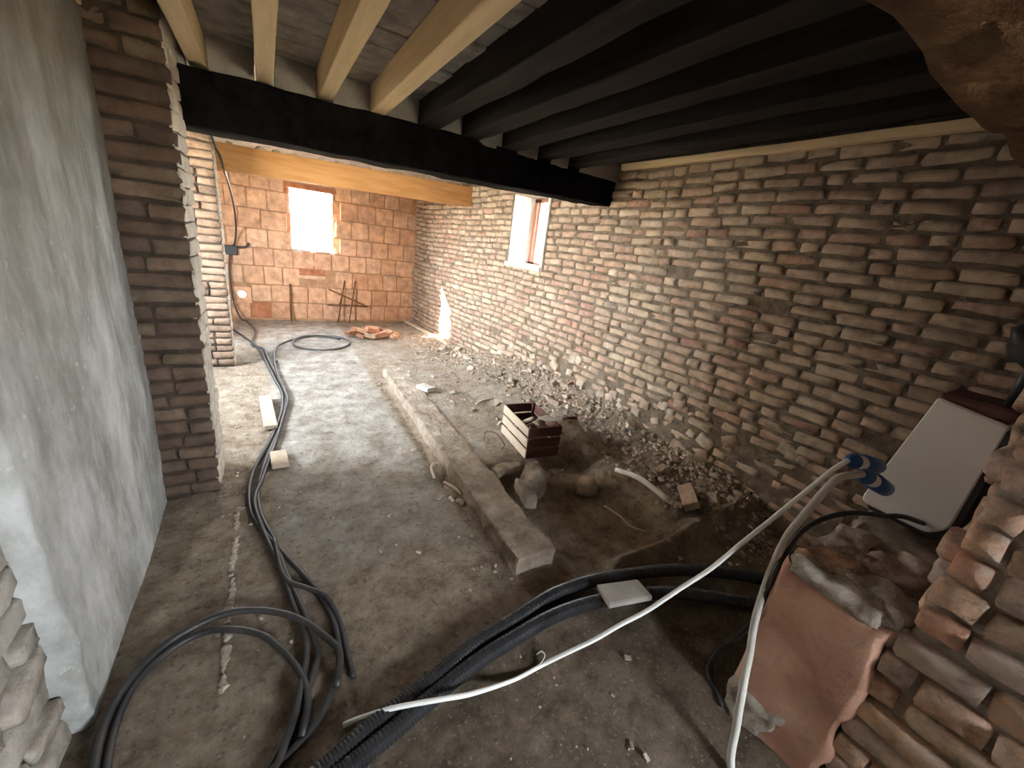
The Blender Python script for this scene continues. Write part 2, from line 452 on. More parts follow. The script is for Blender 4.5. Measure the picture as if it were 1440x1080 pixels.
def rows(u0, u1, v0, v1, pitch, lens, gap, holes=(), jit=.006, min_len=.07, stagger=None):
    """running courses of pieces between u0..u1; holes are (ua, ub, va, vb)"""
    out = []; z = v0; k = 0
    while z < v1 - pitch * .5:
        p = pitch * rng.uniform(.96, 1.04)
        h = min(p, v1 - z)
        zc = z + h / 2
        spans = [(u0, u1)]
        for a, b, c, d in holes:
            if c - .3 * p < zc < d + .3 * p:
                nsp = []
                for s, e in spans:
                    if b <= s or a >= e: nsp.append((s, e))
                    else:
                        if a - s > .03: nsp.append((s, a + rng.uniform(-.03, .012)))
                        if e - b > .03: nsp.append((b + rng.uniform(-.012, .03), e))
                spans = nsp
        for s, e in spans:
            u = s
            first = True
            while u < e - .02:
                L = rng.choice(lens) * rng.uniform(.92, 1.08)
                if first and stagger is not None and s == u0: L = lens[0] * stagger[k % len(stagger)]
                first = False
                if e - u - L < min_len: L = e - u
                if L > max(lens) * 1.35: L = L / 2
                out.append((u + L / 2, zc + rng.uniform(-jit, jit) * .6, L - gap * rng.uniform(.7, 1.3), h - gap * rng.uniform(.7, 1.3)))
                u += L
        z += p; k += 1
    return out

def wall_sheet(P, us, vs, holes, thick, amp, sc, seed=0.0):
    """mortar bed with rough face, openings with reveals, and the outer face"""
    us = sorted(set(list(us) + [h[0] for h in holes] + [h[1] for h in holes])); vs = sorted(set(list(vs) + [h[2] for h in holes] + [h[3] for h in holes]))
    V, F = [], []
    idx = {}
    def hole(u, v): return any(a < u < b and c < v < d for a, b, c, d in holes)
    def add(i, j, d):
        k = (i, j, d)
        if k not in idx:
            dd = d
            if d == 0 and amp:
                q = P(us[i], vs[j], 0)
                dd = amp * fbm(q[0] + seed, q[1], q[2], sc)
            idx[k] = len(V); V.append(P(us[i], vs[j], dd))
        return idx[k]
    for i in range(len(us) - 1):
        for j in range(len(vs) - 1):
            if hole((us[i] + us[i + 1]) / 2, (vs[j] + vs[j + 1]) / 2): continue
            for d in (0, -thick):
                F.append((add(i, j, d), add(i + 1, j, d), add(i + 1, j + 1, d), add(i, j + 1, d)))
            for (ii, jj, e0, e1) in ((i - 1, j, (i, j), (i, j + 1)), (i + 1, j, (i + 1, j), (i + 1, j + 1)), (i, j - 1, (i, j), (i + 1, j)), (i, j + 1, (i, j + 1), (i + 1, j + 1))):
                out_ = ii < 0 or jj < 0 or ii >= len(us) - 1 or jj >= len(vs) - 1
                if out_ or hole((us[ii] + us[ii + 1]) / 2, (vs[jj] + vs[jj + 1]) / 2):
                    F.append((add(*e0, 0), add(*e1, 0), add(*e1, -thick), add(*e0, -thick)))
    return V, F

def lin(a, b, s):
    n = max(1, int(round((b - a) / s)))
    return [a + (b - a) * i / n for i in range(n + 1)]

# ------------------------------------------------------------------ floor
def sm(a, b, x):
    t = np.clip((x - a) / (b - a), 0, 1); return t * t * (3 - 2 * t)
def wallx(y): return 2.79 - 0.0077 * y * y
def ground(x, y):
    x = np.asarray(x, float); y = np.asarray(y, float)
    z = np.zeros_like(x * y)
    rim = 1.13 + (y - 1.3) * 0.025
    z = z + .088 * sm(rim - .02, rim + .08, x) * sm(1.95, 2.35, y) * (1 - sm(4.3, 5.2, y))          # earth level with the kerb
    wx = wallx(y)
    z = z + (.10 * sm(wx - .95, wx - .45, x) + .15 * sm(wx - .45, wx + .02, x)) * sm(.75, 1.3, y) * (1 - .85 * sm(3.2, 6.0, y))
    hole = sm(1.2, 1.32, x) * (1 - sm(2.02, 2.16, x)) * sm(1.12, 1.22, y) * (1 - sm(2.0, 2.25, y))
    z = z * (1 - hole) - .035 * hole
    bank = np.exp(-((x - 2.2 - .05 * np.sin(y * 5)) / .06) ** 2) * sm(1.1, 1.3, y) * (1 - sm(2.0, 2.3, y))
    z = z + .035 * bank
    z = z + .065 * np.exp(-((y - 1.16 + .06 * (x - 1.7)) / .045) ** 2) * sm(1.5, 1.62, x) * (1 - sm(2.6, 2.9, x))
    z = z - .02 * np.exp(-((x - rim + .17) / .05) ** 2) * sm(1.2, 1.6, y) * (1 - sm(4.2, 4.7, y))      # gutter left of the kerb
    z = z + .05 * np.exp(-((x + .42) / .12) ** 2) * np.exp(-((y - 2.95) / .35) ** 2)                  # dirt heaped by the pillar
    return z

def gz(x, y): return float(ground(x, y))

xs = np.concatenate([np.linspace(-2.4, -.75, 8), np.linspace(-.7, 2.9, 190), np.linspace(3.0, 3.4, 3)])
ys = np.concatenate([np.linspace(-3.2, .1, 20), np.linspace(.14, 3.2, 170), np.linspace(3.23, 7.9, 130)])
GX, GY = np.meshgrid(xs, ys)
GZ = ground(GX, GY)
rough = np.zeros_like(GX); pale = np.zeros_like(GX)
for j in range(GX.shape[0]):
    for i in range(GX.shape[1]):
        x, y = GX[j, i], GY[j, i]
        k = noise.noise(Vector((x * 3, y * 3, 0))) * .007 + noise.noise(Vector((x * 9, y * 9, 3))) * .006 + noise.noise(Vector((x * 24, y * 24, 7))) * .006
        rough[j, i] = k
amp = 1 + 2.6 * sm(wallx(GY) - .9, wallx(GY) - .2, GX)
GZ = GZ + rough * amp
pale = sm(-.15, .05, GX) * (1 - sm(.85, 1.0, GX)) * sm(1.2, 2.4, GY) * .75 + sm(4.2, 5.5, GY) * .35 + .12
pale = np.clip(pale - .35 * sm(wallx(GY) - 1.0, wallx(GY) - .6, GX) * 0 - .5 * np.exp(-((GX + .45) / .25) ** 2) * (1 - sm(4.5, 6, GY)), 0, 1)
pale = np.where((GX > 1.1) & (GY > 2.2), np.maximum(pale, .45), pale)
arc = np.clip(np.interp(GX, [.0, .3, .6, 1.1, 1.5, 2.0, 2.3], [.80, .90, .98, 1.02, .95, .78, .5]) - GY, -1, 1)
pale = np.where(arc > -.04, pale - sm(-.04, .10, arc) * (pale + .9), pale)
nx, ny = len(xs), len(ys)
V = np.stack([GX.ravel(), GY.ravel(), GZ.ravel()], 1)
F = [(j * nx + i, j * nx + i + 1, (j + 1) * nx + i + 1, (j + 1) * nx + i) for j in range(ny - 1) for i in range(nx - 1)]
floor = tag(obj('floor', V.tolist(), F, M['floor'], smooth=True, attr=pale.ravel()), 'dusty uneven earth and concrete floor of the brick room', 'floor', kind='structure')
# chalky mortar ridge along the edge of the left strip of the floor
v, f = [], []
for k in range(260):
    y = 1.26 + 1.13 * k / 259; w = .015 + .016 * noise.noise(Vector((y * 13, 4, 0))) + .014 * noise.noise(Vector((y * 37, 1, 0))); x = -.232 + .008 * noise.noise(Vector((y * 6, 9, 0))) + .010 * noise.noise(Vector((y * 47, 9, 0)))
    w = max(w, .0015)
    for dx, dz in ((-w * 1.3, -.012), (-w * .6, .003), (w * .6, .0035), (w * 1.3, -.012)): v.append((x + dx, y, gz(x, y) + dz + .008 * noise.noise(Vector((x * 60, y * 60, 3)))))
for k in range(259):
    for q in range(3): f.append((k * 4 + q, k * 4 + q + 1, k * 4 + 5 + q, k * 4 + 4 + q))
o = obj('mortar_ridge', v, f, M['warmmortar'], floor, smooth=True); o['label'] = 'chalky white mortar line'

# ------------------------------------------------------------------ right wall
RW = (3.88, 4.62, 1.42, 2.22)
def PR(u, v, d): return Vector((wallx(u) - d, u, v))
def NR(u): return Vector((-1, -0.0154 * u, 0)).normalized()
wr_v, wr_f = wall_sheet(PR, lin(-.6, 7.9, .06), lin(-.1, 2.5, .055), [RW], .42, .016, 7.0)
wall_right = tag(obj('wall_right', wr_v, wr_f, M['mortar'], smooth=False), 'long old brick wall on the right with one small window', 'wall', kind='structure')
cells = []
HOLE = [RW]
for (u, z, L, h) in rows(.2, 7.6, .02, 2.36, .0735, [.235, .25, .215, .12, .235, .17], .017, HOLE, jit=.008):
    low = max(0.0, 1 - z / .75) * max(0.0, 1 - max(0, u - 3.0) / 2.0)
    if rng.random() < low * .42 and z < .6: continue
    if rng.random() < .012: continue
    pr = rng.uniform(.006, .024) - low * rng.uniform(0, .03)
    if low > .2 and rng.random() < .6: L *= rng.uniform(.5, .95); h *= rng.uniform(.75, 1.05)
    bow = .012 * math.sin(u * 1.7) + .008 * math.sin(u * 4.1 + 1)
    c = PR(u, z + bow, pr)
    nn = NR(u) + Vector((0, rng.uniform(-.05, .05), rng.uniform(-.05, .05))) * (1 + 3 * low)
    cells.append((c, nn, L, .07, h, rng.uniform(-.018, .018) * (1 + 6 * low)))
lay(wall_right, 'brick', 'brick', cells, M['brick'])
# stones poking out of the decayed foot of the wall
st = []
for k in range(70):
    u = rng.uniform(.9, 4.6); z = rng.uniform(.14, .62) * (1 if u < 3.2 else .7)
    s = rng.uniform(.05, .13)
    st.append((PR(u, z, rng.uniform(.008, .03)), NR(u) + Vector((0, rng.uniform(-.2, .2), rng.uniform(-.1, .3))), s, .07, s * rng.uniform(.6, .9), rng.uniform(-.5, .5)))
lay(wall_right, 'stone', 'rough', st, M['rubble'])

# window in the right wall: limed reveal, sill, red-brown frame, grille, pane
win = tag(empty('window_2', (3.0, 4.25, 1.42)), 'small deep window with red-brown frame and iron grille in the right wall', 'window', kind='structure')
def child(name, v, f, mat, par, label=None, smooth=False):
    base = Vector((0, 0, 0)); p = par
    while p is not None:
        base += p.location; p = p.parent
    o = obj(name, [Vector(q) - base for q in v], f, mat, par, smooth)
    if label: o['label'] = label
    return o
def slab_pts(a, b, c, d, t):
    """quad a b c d thickened by vector t"""
    q = [Vector(p) for p in (a, b, c, d)]; t = Vector(t)
    return q + [p + t for p in q], [(0, 1, 2, 3), (7, 6, 5, 4), (0, 4, 5, 1), (1, 5, 6, 2), (2, 6, 7, 3), (3, 7, 4, 0)]
a, b, c0, d0 = RW
for nm, (ya, yb) in (('reveal', (b - .015, b + .03)), ('reveal', (a - .03, a + .015))):
    V_, F_ = noisy_box(.40, yb - ya, d0 - c0 + .06, (4, 1, 8), .012, 9, .006, seed=ya)
    child(nm, [p + Vector((wallx(4.25) + .18, (ya + yb) / 2, (c0 + d0) / 2)) for p in V_], F_, M['limewash'], win, 'white limed reveal')
V_, F_ = noisy_box(.44, b - a + .06, .05, (4, 6, 1), .012, 9, .008)
child('sill', [p + Vector((wallx(4.25) + .17, (a + b) / 2, c0 - .005)) for p in V_], F_, M['limewash'], win, 'crumbly white sill')
fx = wallx(4.25) + .27
fr = []
for y0, y1 in ((b - .075, b - .012), (b - .15, b - .10), (a + .012, a + .06)): fr.append(box_vf(fx, fx + .05, y0, y1, c0 + .02, d0 - .01))
fr.append(box_vf(fx, fx + .05, a + .012, b - .012, d0 - .05, d0 - .005)); fr.append(box_vf(fx, fx + .05, a + .012, b - .012, c0 + .02, c0 + .05))
V_, F_ = join(fr); child('window_frame', V_, F_, M['redpaint'], win, 'red-brown timber frame')
V_, F_ = box_vf(fx + .02, fx + .026, a + .06, b - .10, c0 + .05, d0 - .05); child('pane', V_, F_, M['glass'], win)
for y in (a + .16, a + .30, a + .44):
    v, f = tube_vf([Vector((fx + .1, y, c0)), Vector((fx + .1, y, d0))], .011, 6); child('grille_bar', v, f, M['iron'], win)
for z in (c0 + .28, c0 + .52):
    v, f = tube_vf([Vector((fx + .1, a, z)), Vector((fx + .1, b, z))], .008, 6); child('grille_bar', v, f, M['iron'], win)

# ------------------------------------------------------------------ back wall of hollow clay blocks
YB = 7.6
BW = (.345, .965, 1.16, 2.08)
NOTCH = [(.965, 1.06, 1.16, 1.40), (.965, 1.08, 1.68, 1.95), (.965, 1.0, 1.42, 1.66), (.30, .345, 1.44, 1.70), (.285, .345, 1.98, 2.08)]
HOLEP = (-.46, -.30, .32, .48)
def PB(u, v, d): return Vector((u, YB - d, v))
v, f = wall_sheet(PB, lin(-2.3, 2.9, .09), lin(-.1, 2.5, .09), [BW, HOLEP] + NOTCH, .22, .008, 6.0)
wall_back = tag(obj('wall_back', v, f, M['block_joint']), 'end wall of orange hollow clay blocks with a window opening', 'wall', kind='structure')
cells, red = [], []
for (u, z, L, h) in rows(-1.6, 2.36, .03, 2.36, .275, [.27, .26, .28], .014, [BW, (-.52, -.245, .31, .49)] + NOTCH, jit=.006, min_len=.1, stagger=[1.0, .5, .8, .35, 1.0, .6, .9, .45]):
    pr = rng.uniform(.008, .022)
    c = (PB(u, z, pr), Vector((rng.uniform(-.03, .03), -1, rng.uniform(-.03, .03))), L, .06, h, rng.uniform(-.022, .022))
    if z < .25 and -.32 < u < .12: red.append(c)
    elif z < .7 or not (.42 < u < .86 and .7 < z < .96): cells.append(c)
red.append((PB(.62, .845, .012), Vector((0, -1, 0)), .40, .06, .15, 0.0)); cells.append((PB(.5, .96, .012), Vector((0, -1, 0)), .24, .06, .09, 0.0)); cells.append((PB(.76, .96, .014), Vector((0, -1, 0)), .24, .06, .09, 0.0))
cells.append((PB(.62, .735, .012), Vector((0, -1, 0)), .42, .06, .055, 0.0))
for a_, b_, c_, d_ in NOTCH:                                           # broken block ends set back in the opening
    cells.append((PB((a_ + b_) / 2, (c_ + d_) / 2, -.07), Vector((0, -1, 0)), b_ - a_ + .02, .2, d_ - c_, 0.0))
lay(wall_back, 'block', 'block', cells, M['block'])
lay(wall_back, 'dark_block', 'block', red, M['block_red'])
# block with the round pipe hole: square plate with a circular cut
def ring_block(cx, cz, half, r, y0, y1, n=24):
    v, f = [], []
    for y in (y0, y1):
        for k in range(n):
            a_ = 2 * PI * k / n; ca, sa = math.cos(a_), math.sin(a_); q = half / max(abs(ca), abs(sa))
            v.append((cx + ca * q, y, cz + sa * q))
        for k in range(n):
            a_ = 2 * PI * k / n; v.append((cx + math.cos(a_) * r, y, cz + math.sin(a_) * r))
    for k in range(n):
        j = (k + 1) % n
        f += [(k, j, n + j, n + k), (2 * n + k, 3 * n + k, 3 * n + j, 2 * n + j), (n + k, n + j, 3 * n + j, 3 * n + k), (k, 2 * n + k, 2 * n + j, j)]
    return v, f
v, f = ring_block(-.38, .40, .125, .058, YB - .02, YB + .21)
o = obj('drilled_block', v, f, M['block'], wall_back); o['label'] = 'block drilled by a round hole to daylight'
win1 = tag(empty('window_1', (.655, YB, 1.16)), 'raw window opening in the orange block wall, daylight outside', 'window', kind='structure')
V_, F_ = noisy_box(.66, .20, .04, (6, 3, 1), .01, 9, .008)
child('sill', [p + Vector((.655, YB + .10, 1.145)) for p in V_], F_, M['limewash'], win1, 'pale mortar sill')
V_, F_ = noisy_box(.72, .10, .07, (6, 1, 1), .006, 9, .008)
child('lintel', [p + Vector((.655, YB + .03, 2.10)) for p in V_], F_, M['block_red'], win1, 'brown lintel strip')

# ------------------------------------------------------------------ left side: plaster, rubble stone, pillars, far wall
XL = -.598
def PL(u, v, d): return Vector((XL + d, u, v))
v, f = wall_sheet(lambda u, v_, d: PL(u, v_, d - .04), lin(-2.9, 2.62, .04), lin(-.1, 2.6, .05), [], .3, .022, 9.0)
wall_left = tag(obj('wall_left', v, f, M['stone_mortar']), 'rubble stone wall beside the entrance, grey plaster coat beyond', 'wall', kind='structure')
cells = []
for (u, z, L, h) in rows(-.6, 1.32, .02, 2.5, .095, [.16, .22, .12, .26], .02, [], jit=.012):
    if rng.random() < .08: continue
    cells.append((PL(u, z, rng.uniform(-.026, -.008)), Vector((1, rng.uniform(-.07, .07), rng.uniform(-.07, .07))), L, .07, h * rng.uniform(.75, 1.05), rng.uniform(-.16, .16)))
lay(wall_left, 'stone', 'rough', cells, M['stone'])
# plaster coat with a ragged near edge
ts = [0, .002, .006, .012, .02, .03] + lin(.05, 1.0, .025); vs = lin(-.05, 2.34, .025)
V_, F_ = [], []
for t in ts:
    for z in vs:
        e = 1.315 + .030 * noise.noise(Vector((z * 5, 2.1, 0))) + .016 * noise.noise(Vector((z * 17, .3, 0))) + .008 * noise.noise(Vector((z * 43, .3, 0)))
        u = e + t * (2.57 - e) if t > .04 else e + t
        th = -.045 if t == 0 else .028 * min(1, (t + .004) / .022)
        V_.append(PL(u, z, th + (.012 * noise.noise(Vector((u * 2.2, z * 1.6, 5))) + .003 * noise.noise(Vector((u * 14, z * 9, 5)))) * min(1, t / .02)))
nv = len(vs)
for i in range(len(ts) - 1):
    for j in range(nv - 1): F_.append((i * nv + j, (i + 1) * nv + j, (i + 1) * nv + j + 1, i * nv + j + 1))
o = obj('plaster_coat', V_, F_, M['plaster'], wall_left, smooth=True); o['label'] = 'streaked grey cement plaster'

def pillar(name, label, x0, x1, y0, y1, ztop, mat, mmat, side_mat, pitch):
    core_v, core_f = [], []
    P1 = lambda u, v_, d: Vector((u, y0 + .014 - d, v_))
    P2 = lambda u, v_, d: Vector((x1 - .012 + d, u, v_))
    s1 = wall_sheet(P1, lin(x0, x1 - .012, .04), lin(-.1, ztop, .05), [], y1 - y0 - .02, .012, 8)
    p = tag(obj(name, s1[0], s1[1], mmat), label, 'pillar', kind='structure')
    k = 0; z = .02; cl, sd = [], []
    while z < ztop - .03:
        h = pitch * rng.uniform(.95, 1.05)
        w = x1 - x0
        cuts = [(x0, x1)] if rng.random() < .35 else [(x0, x0 + w * q) if i == 0 else (x0 + w * q, x1) for q in [rng.choice([.36, .48, .6])] for i in (0, 1)]
        for a_, b_ in cuts:
            cl.append((Vector(((a_ + b_) / 2, y0 - rng.uniform(-.006, .008), z + h / 2)), Vector((rng.uniform(-.04, .04), -1, rng.uniform(-.05, .05))), b_ - a_ - .010, .06, h - .013, rng.uniform(-.02, .02)))
        dcut = rng.choice([.45, .6, 1.0]) * (y1 - y0)
        for a_, b_ in ([(y0 + .012, y0 + dcut), (y0 + dcut, y1)] if dcut < (y1 - y0) else [(y0 + .012, y1)]):
            sd.append((Vector((x1 + rng.uniform(-.006, .006), (a_ + b_) / 2, z + h / 2)), Vector((1, rng.uniform(-.04, .04), rng.uniform(-.04, .04))), b_ - a_ - .008, .018, h - .008, rng.uniform(-.02, .02)))
        z += h; k += 1
    lay(p, 'brick', 'brick', cl, mat); lay(p, 'side_brick', 'brick', sd, side_mat)
    return p
pillar('brick_pillar', 'dark sooty brick pillar beside the grey plaster', -.60, -.32, 2.56, 2.90, 2.40, M['soot_brick'], M['soot_mortar'], M['cream'], .079)
pillar('brick_pillar', 'farther brick pillar behind the sooty one, near the hanging cable', -.75, -.375, 5.08, 5.30, 2.26, M['pillar_brick'], M['soot_mortar'], M['cream'], .074)
# set-back left wall behind the pillars
def PF(u, v, d): return Vector((-2.0 + d, u, v))
LW = (5.8, 6.15, 0.95, 2.05); LW2 = (3.05, 4.65, .95, 2.2)  # two unseen openings, added and sized to fill the room with sky light
v, f = wall_sheet(PF, lin(2.5, 7.9, .12), lin(-.1, 2.5, .1), [LW, LW2], .25, .015, 6)
wfl = tag(obj('wall_left_recess', v, f, M['mortar']), 'recessed brick wall behind the two pillars', 'wall', kind='structure')
cells = [(PF(u, z, rng.uniform(.004, .018)), Vector((1, 0, 0)), L, .06, h, 0.0) for (u, z, L, h) in rows(2.6, 7.6, .02, 2.4, .075, [.24, .12, .24], .016, [LW, LW2])]
lay(wfl, 'brick', 'brick', cells, M['brick'], most=120)
# short brick web joining the nearer pillar to the plastered wall and the recess
v, f = box_vf(-2.2, -.56, 2.60, 2.95, -.1, 2.5)
obj('web_wall', v, f, M['soot_mortar'], wall_left)

# ------------------------------------------------------------------ front wall: lintel, ledge, broken jamb
YF = .43
XJ = 1.5
wf_v, wf_f = [], []
parts = []
parts.append(noisy_box(3.7, .85, .62, (46, 14, 8), .05, 6.0, .03, seed=2.0))
parts[-1] = ([p + Vector((1.15, YF - .425, 2.335)) for p in parts[-1][0]], parts[-1][1])
v, f = parts[0]
wall_front = tag(obj('wall_front', v, f, M['soffit'], smooth=True), 'thick broken front wall around the entrance with brick jamb and ledge', 'wall', kind='structure')
v, f = noisy_box(1.32, .30, .74, (30, 10, 16), .035, 8.0, .03, seed=7.0)
o = obj('ledge', [p + Vector((XJ + .675, YF - .15, .35)) for p in v], f, M['jamb_mortar'], wall_front, smooth=True); o['label'] = 'rough mortar ledge'
v, f = noisy_box(1.33, .80, 2.2, (8, 20, 50), .028, 9.0, .02, seed=4.0)
obj('jamb_core', [p + Vector((XJ + .69, .12 - .41, 1.0)) for p in v], f, M['jamb_mortar'], wall_front, smooth=True)
# red plaster patch on the jamb, wrapping round its far corner
us = lin(.12, .445, .0125); vs = lin(-.03, .70, .02)
V_, F_ = [], []
for u in us:
    for z in vs:
        top = .69 - .04 * (1 - abs(u - .3) / .18) * 0 + .03 * noise.noise(Vector((u * 9, 3.3, 0)))
        zz = min(z, top); uu = u
        if u <= .14: uu = u + .022 * noise.noise(Vector((z * 9, .7, 0))) + .012 * noise.noise(Vector((z * 23, .7, 0)))
        thick = .022 * min(1, max(0, (top - zz) / .02)) * (1 if .125 < u else 0)
        turn = max(0, u - .425) * 2.5
        V_.append((XJ - thick + turn - .05 * max(0, .22 - z) + .008 * noise.noise(Vector((u * 7, z * 5, 9))), uu, zz))
nv = len(vs)
for i in range(len(us) - 1):
    for j in range(nv - 1): F_.append((i * nv + j, (i + 1) * nv + j, (i + 1) * nv + j + 1, i * nv + j + 1))
o = obj('red_plaster', V_, F_, M['redplaster'], wall_front, smooth=True); o['label'] = 'smooth reddish plaster patch'
# pale mortar smear at the foot of the red plaster and broken bricks bedded along the ledge edge
for k, (c, s_, rz) in enumerate((((1.545, .29, .700), (.15, .25, .06), .1), ((1.60, .19, .705), (.18, .13, .06), 1.2), ((1.62, .36, .705), (.20, .12, .06), -.1), ((1.80, .36, .708), (.24, .12, .06), .15), ((1.82, .22, .708), (.24, .13, .06), -.2), ((1.55, .165, .66), (.10, .10, .10), .4))):
    v, f = noisy_box(s_[0], s_[1], s_[2], (10, 10, 4), .035, 12.0, .02, seed=20 + k)
    o = obj('ledge_brick', v, f, M['jamb_brick'] if k in (2, 4) else M['warmmortar'], wall_front, smooth=True); o.location = c; o.rotation_euler = (0, 0, rz)
v, f = noisy_box(.07, .20, .22, (4, 10, 10), .06, 9.0, .03, seed=3)
o = obj('mortar_smear', v, f, M['warmmortar'], wall_front, smooth=True); o.location = (1.50, .34, .07); o.rotation_euler = (0, .25, 0); o['label'] = 'pale mortar smear at the foot of the jamb'
def PJ(u, v, d): return Vector((XJ - d, u, v))
cells = []
for (u, z, L, h) in rows(-.62, .135, .0, .74, .088, [.25, .14, .27, .2], .014, [], jit=.01):
    cells.append((PJ(u, z, rng.uniform(-.004, .014)), Vector((-1, rng.uniform(-.07, .07), rng.uniform(-.07, .07))), L, .08, h, rng.uniform(-.04, .04)))
for (u, z, L, h) in rows(-.62, .115, .74, 2.05, .088, [.25, .14, .27, .2], .014, [], jit=.01):
    cells.append((PJ(u, z, rng.uniform(-.004, .014)), Vector((-1, rng.uniform(-.07, .07), rng.uniform(-.07, .07))), L, .08, h, rng.uniform(-.04, .04)))
lay(wall_front, 'brick', 'rough', cells, M['jamb_brick'])
# bricks facing the ledge (far side of the high jamb) and loose-edged bricks on the ledge top
cells = []
for (u, z, L, h) in rows(1.52, 2.7, .76, 2.05, .088, [.25, .14, .27], .02, []):
    cells.append((Vector((u, .125 + rng.uniform(-.01, .02), z)), Vector((rng.uniform(-.1, .1), 1, rng.uniform(-.1, .1))), L, .08, h, rng.uniform(-.05, .05)))
lay(wall_front, 'inner_brick', 'rough', cells, M['jamb_brick'])
# ------------------------------------------------------------------ entrance space behind the camera
v, f = wall_sheet(lambda u, v_, d: Vector((u, -2.6 + d, v_)), lin(-.9, 3.2, .2), lin(-.1, 2.6, .2), [(1.15, 2.35, .95, 1.8)], .2, .01, 4)  # unseen opening, placed and sized for the light on the plaster
tag(obj('wall_entrance', v, f, M['stone_mortar']), 'rough wall of the entrance space with a small opening added for light', 'wall', kind='structure')
v, f = box_vf(3.0, 3.2, -2.8, -.2, -.1, 2.6)
tag(obj('wall_entrance_side', v, f, M['stone_mortar']), 'side wall of the entrance space', 'wall', kind='structure')

# ------------------------------------------------------------------ ceiling
ceil_v, ceil_f = box_vf(-2.4, 3.3, -2.9, 8.0, 2.50, 2.62)
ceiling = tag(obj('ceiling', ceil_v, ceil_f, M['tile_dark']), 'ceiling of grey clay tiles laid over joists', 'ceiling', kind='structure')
PALE = [-.60, -.25, .045, .345, .645]
DARK = [.97, 1.28, 1.60, 1.92, 2.22]
cx = [-.95] + PALE + DARK + [2.86]
for i in range(len(cx) - 1):
    xa, xb = cx[i], cx[i + 1]
    y = .42 + rng.uniform(-.06, 0)
    dark = i >= 6
    while y < 3.12:
        w = .205 if dark else rng.choice([.19, .2, .21])
        v, f = bevel_box(xb - xa - .008, w - .007, .03, .006, .002)
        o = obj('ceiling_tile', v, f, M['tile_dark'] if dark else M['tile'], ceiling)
        o.location = ((xa + xb) / 2, y + w / 2, 2.447 + rng.uniform(-.006, .004)); o.rotation_euler = (rng.uniform(-.012, .012), rng.uniform(-.008, .008), rng.uniform(-.01, .01))
        y += w
    # grey mortar infill between joist ends over the blackened beam
    v, f = noisy_box(xb - xa - (.09 if not dark else .13), .10, .17, (5, 1, 3), .012, 9, .006, seed=i)
    o = obj('joist_infill', v, f, M['infill'], ceiling, smooth=True); o.location = ((xa + xb) / 2, 3.02, 2.355)
v, f = box_vf(-1.2, 3.0, 3.15, 7.9, 2.40, 2.44)
obj('far_boarding', v, f, M['tile'], ceiling)

def joist(x, w, h, mat, label, group=None, y0=.25, y1=3.12, zb=2.285, jit=.004):
    v, f = noisy_box(w, y1 - y0, h, (2, 16, 2), jit, 3.0, .006, seed=x * 3)
    o = obj('ceiling_joist', v, f, mat); o.location = (x, (y0 + y1) / 2, zb + h / 2)
    return tag(o, label, 'joist', group)
names = ['pale new timber joist at the plastered wall, farthest left', 'pale new timber joist, second from the plastered wall', 'pale new timber joist, third from the plastered wall', 'pale new timber joist, fourth from the plastered wall', 'pale new timber joist next to the blackened joists']
for x, l in zip(PALE, names): joist(x, .078 if x < .6 else .085, .147, M['newwood'], l, 'pale timber joists')
dn = ['first smoke-blackened joist beside the pale timber', 'second smoke-blackened joist from the pale timber', 'third smoke-blackened joist from the pale timber', 'fourth smoke-blackened joist from the pale timber', 'smoke-blackened joist nearest the right brick wall']
for x, l in zip(DARK, dn): joist(x, .135, .165, M['oldjoist'], l, 'smoke-blackened joists', zb=2.292, jit=.02)

def beam(name, a, b, dy, h, mat, label, n=(24, 3, 4), amp=.012, sc=4.0, bev=.012):
    """a, b: bottom front corners; dy thickness backwards, h height"""
    a, b = Vector(a), Vector(b); L = (b - a).length
    v, f = noisy_box(L, dy, h, n, amp, sc, bev, seed=a.y)
    x = (b - a).normalized(); z = (Vector((0, 0, 1)) - x * x.z).normalized(); y = z.cross(x)
    mm = Matrix.Identity(4)
    for i in range(3): mm[i][0], mm[i][1], mm[i][2] = x[i], y[i], z[i]
    c = (a + b) / 2 + y * dy / 2 + z * h / 2
    for i in range(3): mm[i][3] = c[i]
    o = obj(name, v, f, mat); o.matrix_world = mm
    return tag(o, label, 'beam')
beam('ceiling_beam', (-.62, 2.92, 1.985), (2.80, 3.00, 2.075), .24, .27, M['char'], 'massive charred black beam crossing the room under the joists', (40, 4, 6), .02, 5.0, .02)
ob = beam('ceiling_beam', (-.62, 5.36, 1.975), (2.60, 5.66, 2.09), .18, .25, M['orange'], 'orange planed timber beam crossing the far part of the room', (12, 2, 3), .003, 3.0, .006)
k = 0
for t in np.linspace(.12, .97, 15):
    v, f = rock_vf(30 + k, 1, .5); s = rng.uniform(.05, .10)
    o = obj('mortar_crumb', [p * s for p in v], f, M['jamb_mortar'], None); k += 1
    p = Vector((-.62, 5.38, 2.235)).lerp(Vector((2.6, 5.68, 2.35)), t) + Vector((rng.uniform(-.05, .05), rng.uniform(0, .06), .0))
    o.location = p - ob.location if False else p
    o.parent = ob; o.matrix_parent_inverse = ob.matrix_world.inverted()
# wall plate on top of the right wall
v, f = [], []
yy = lin(.46, 2.92, .12)
for y in yy:
    for dx, z in ((.05, 2.355), (-.06, 2.355), (-.06, 2.40), (.05, 2.40)): v.append((wallx(y) - dx, y, z + .004 * noise.noise(Vector((y * 3, 0, 0)))))
for i in range(len(yy) - 1):
    for k in range(4): f.append((i * 4 + k, i * 4 + (k + 1) % 4, i * 4 + 4 + (k + 1) % 4, i * 4 + 4 + k))
f += [(3, 2, 1, 0), tuple(len(v) - 4 + k for k in range(4))]
tag(obj('wall_plate', v, f, M['newwood']), 'thin pale timber plate along the top of the right brick wall', 'timber')

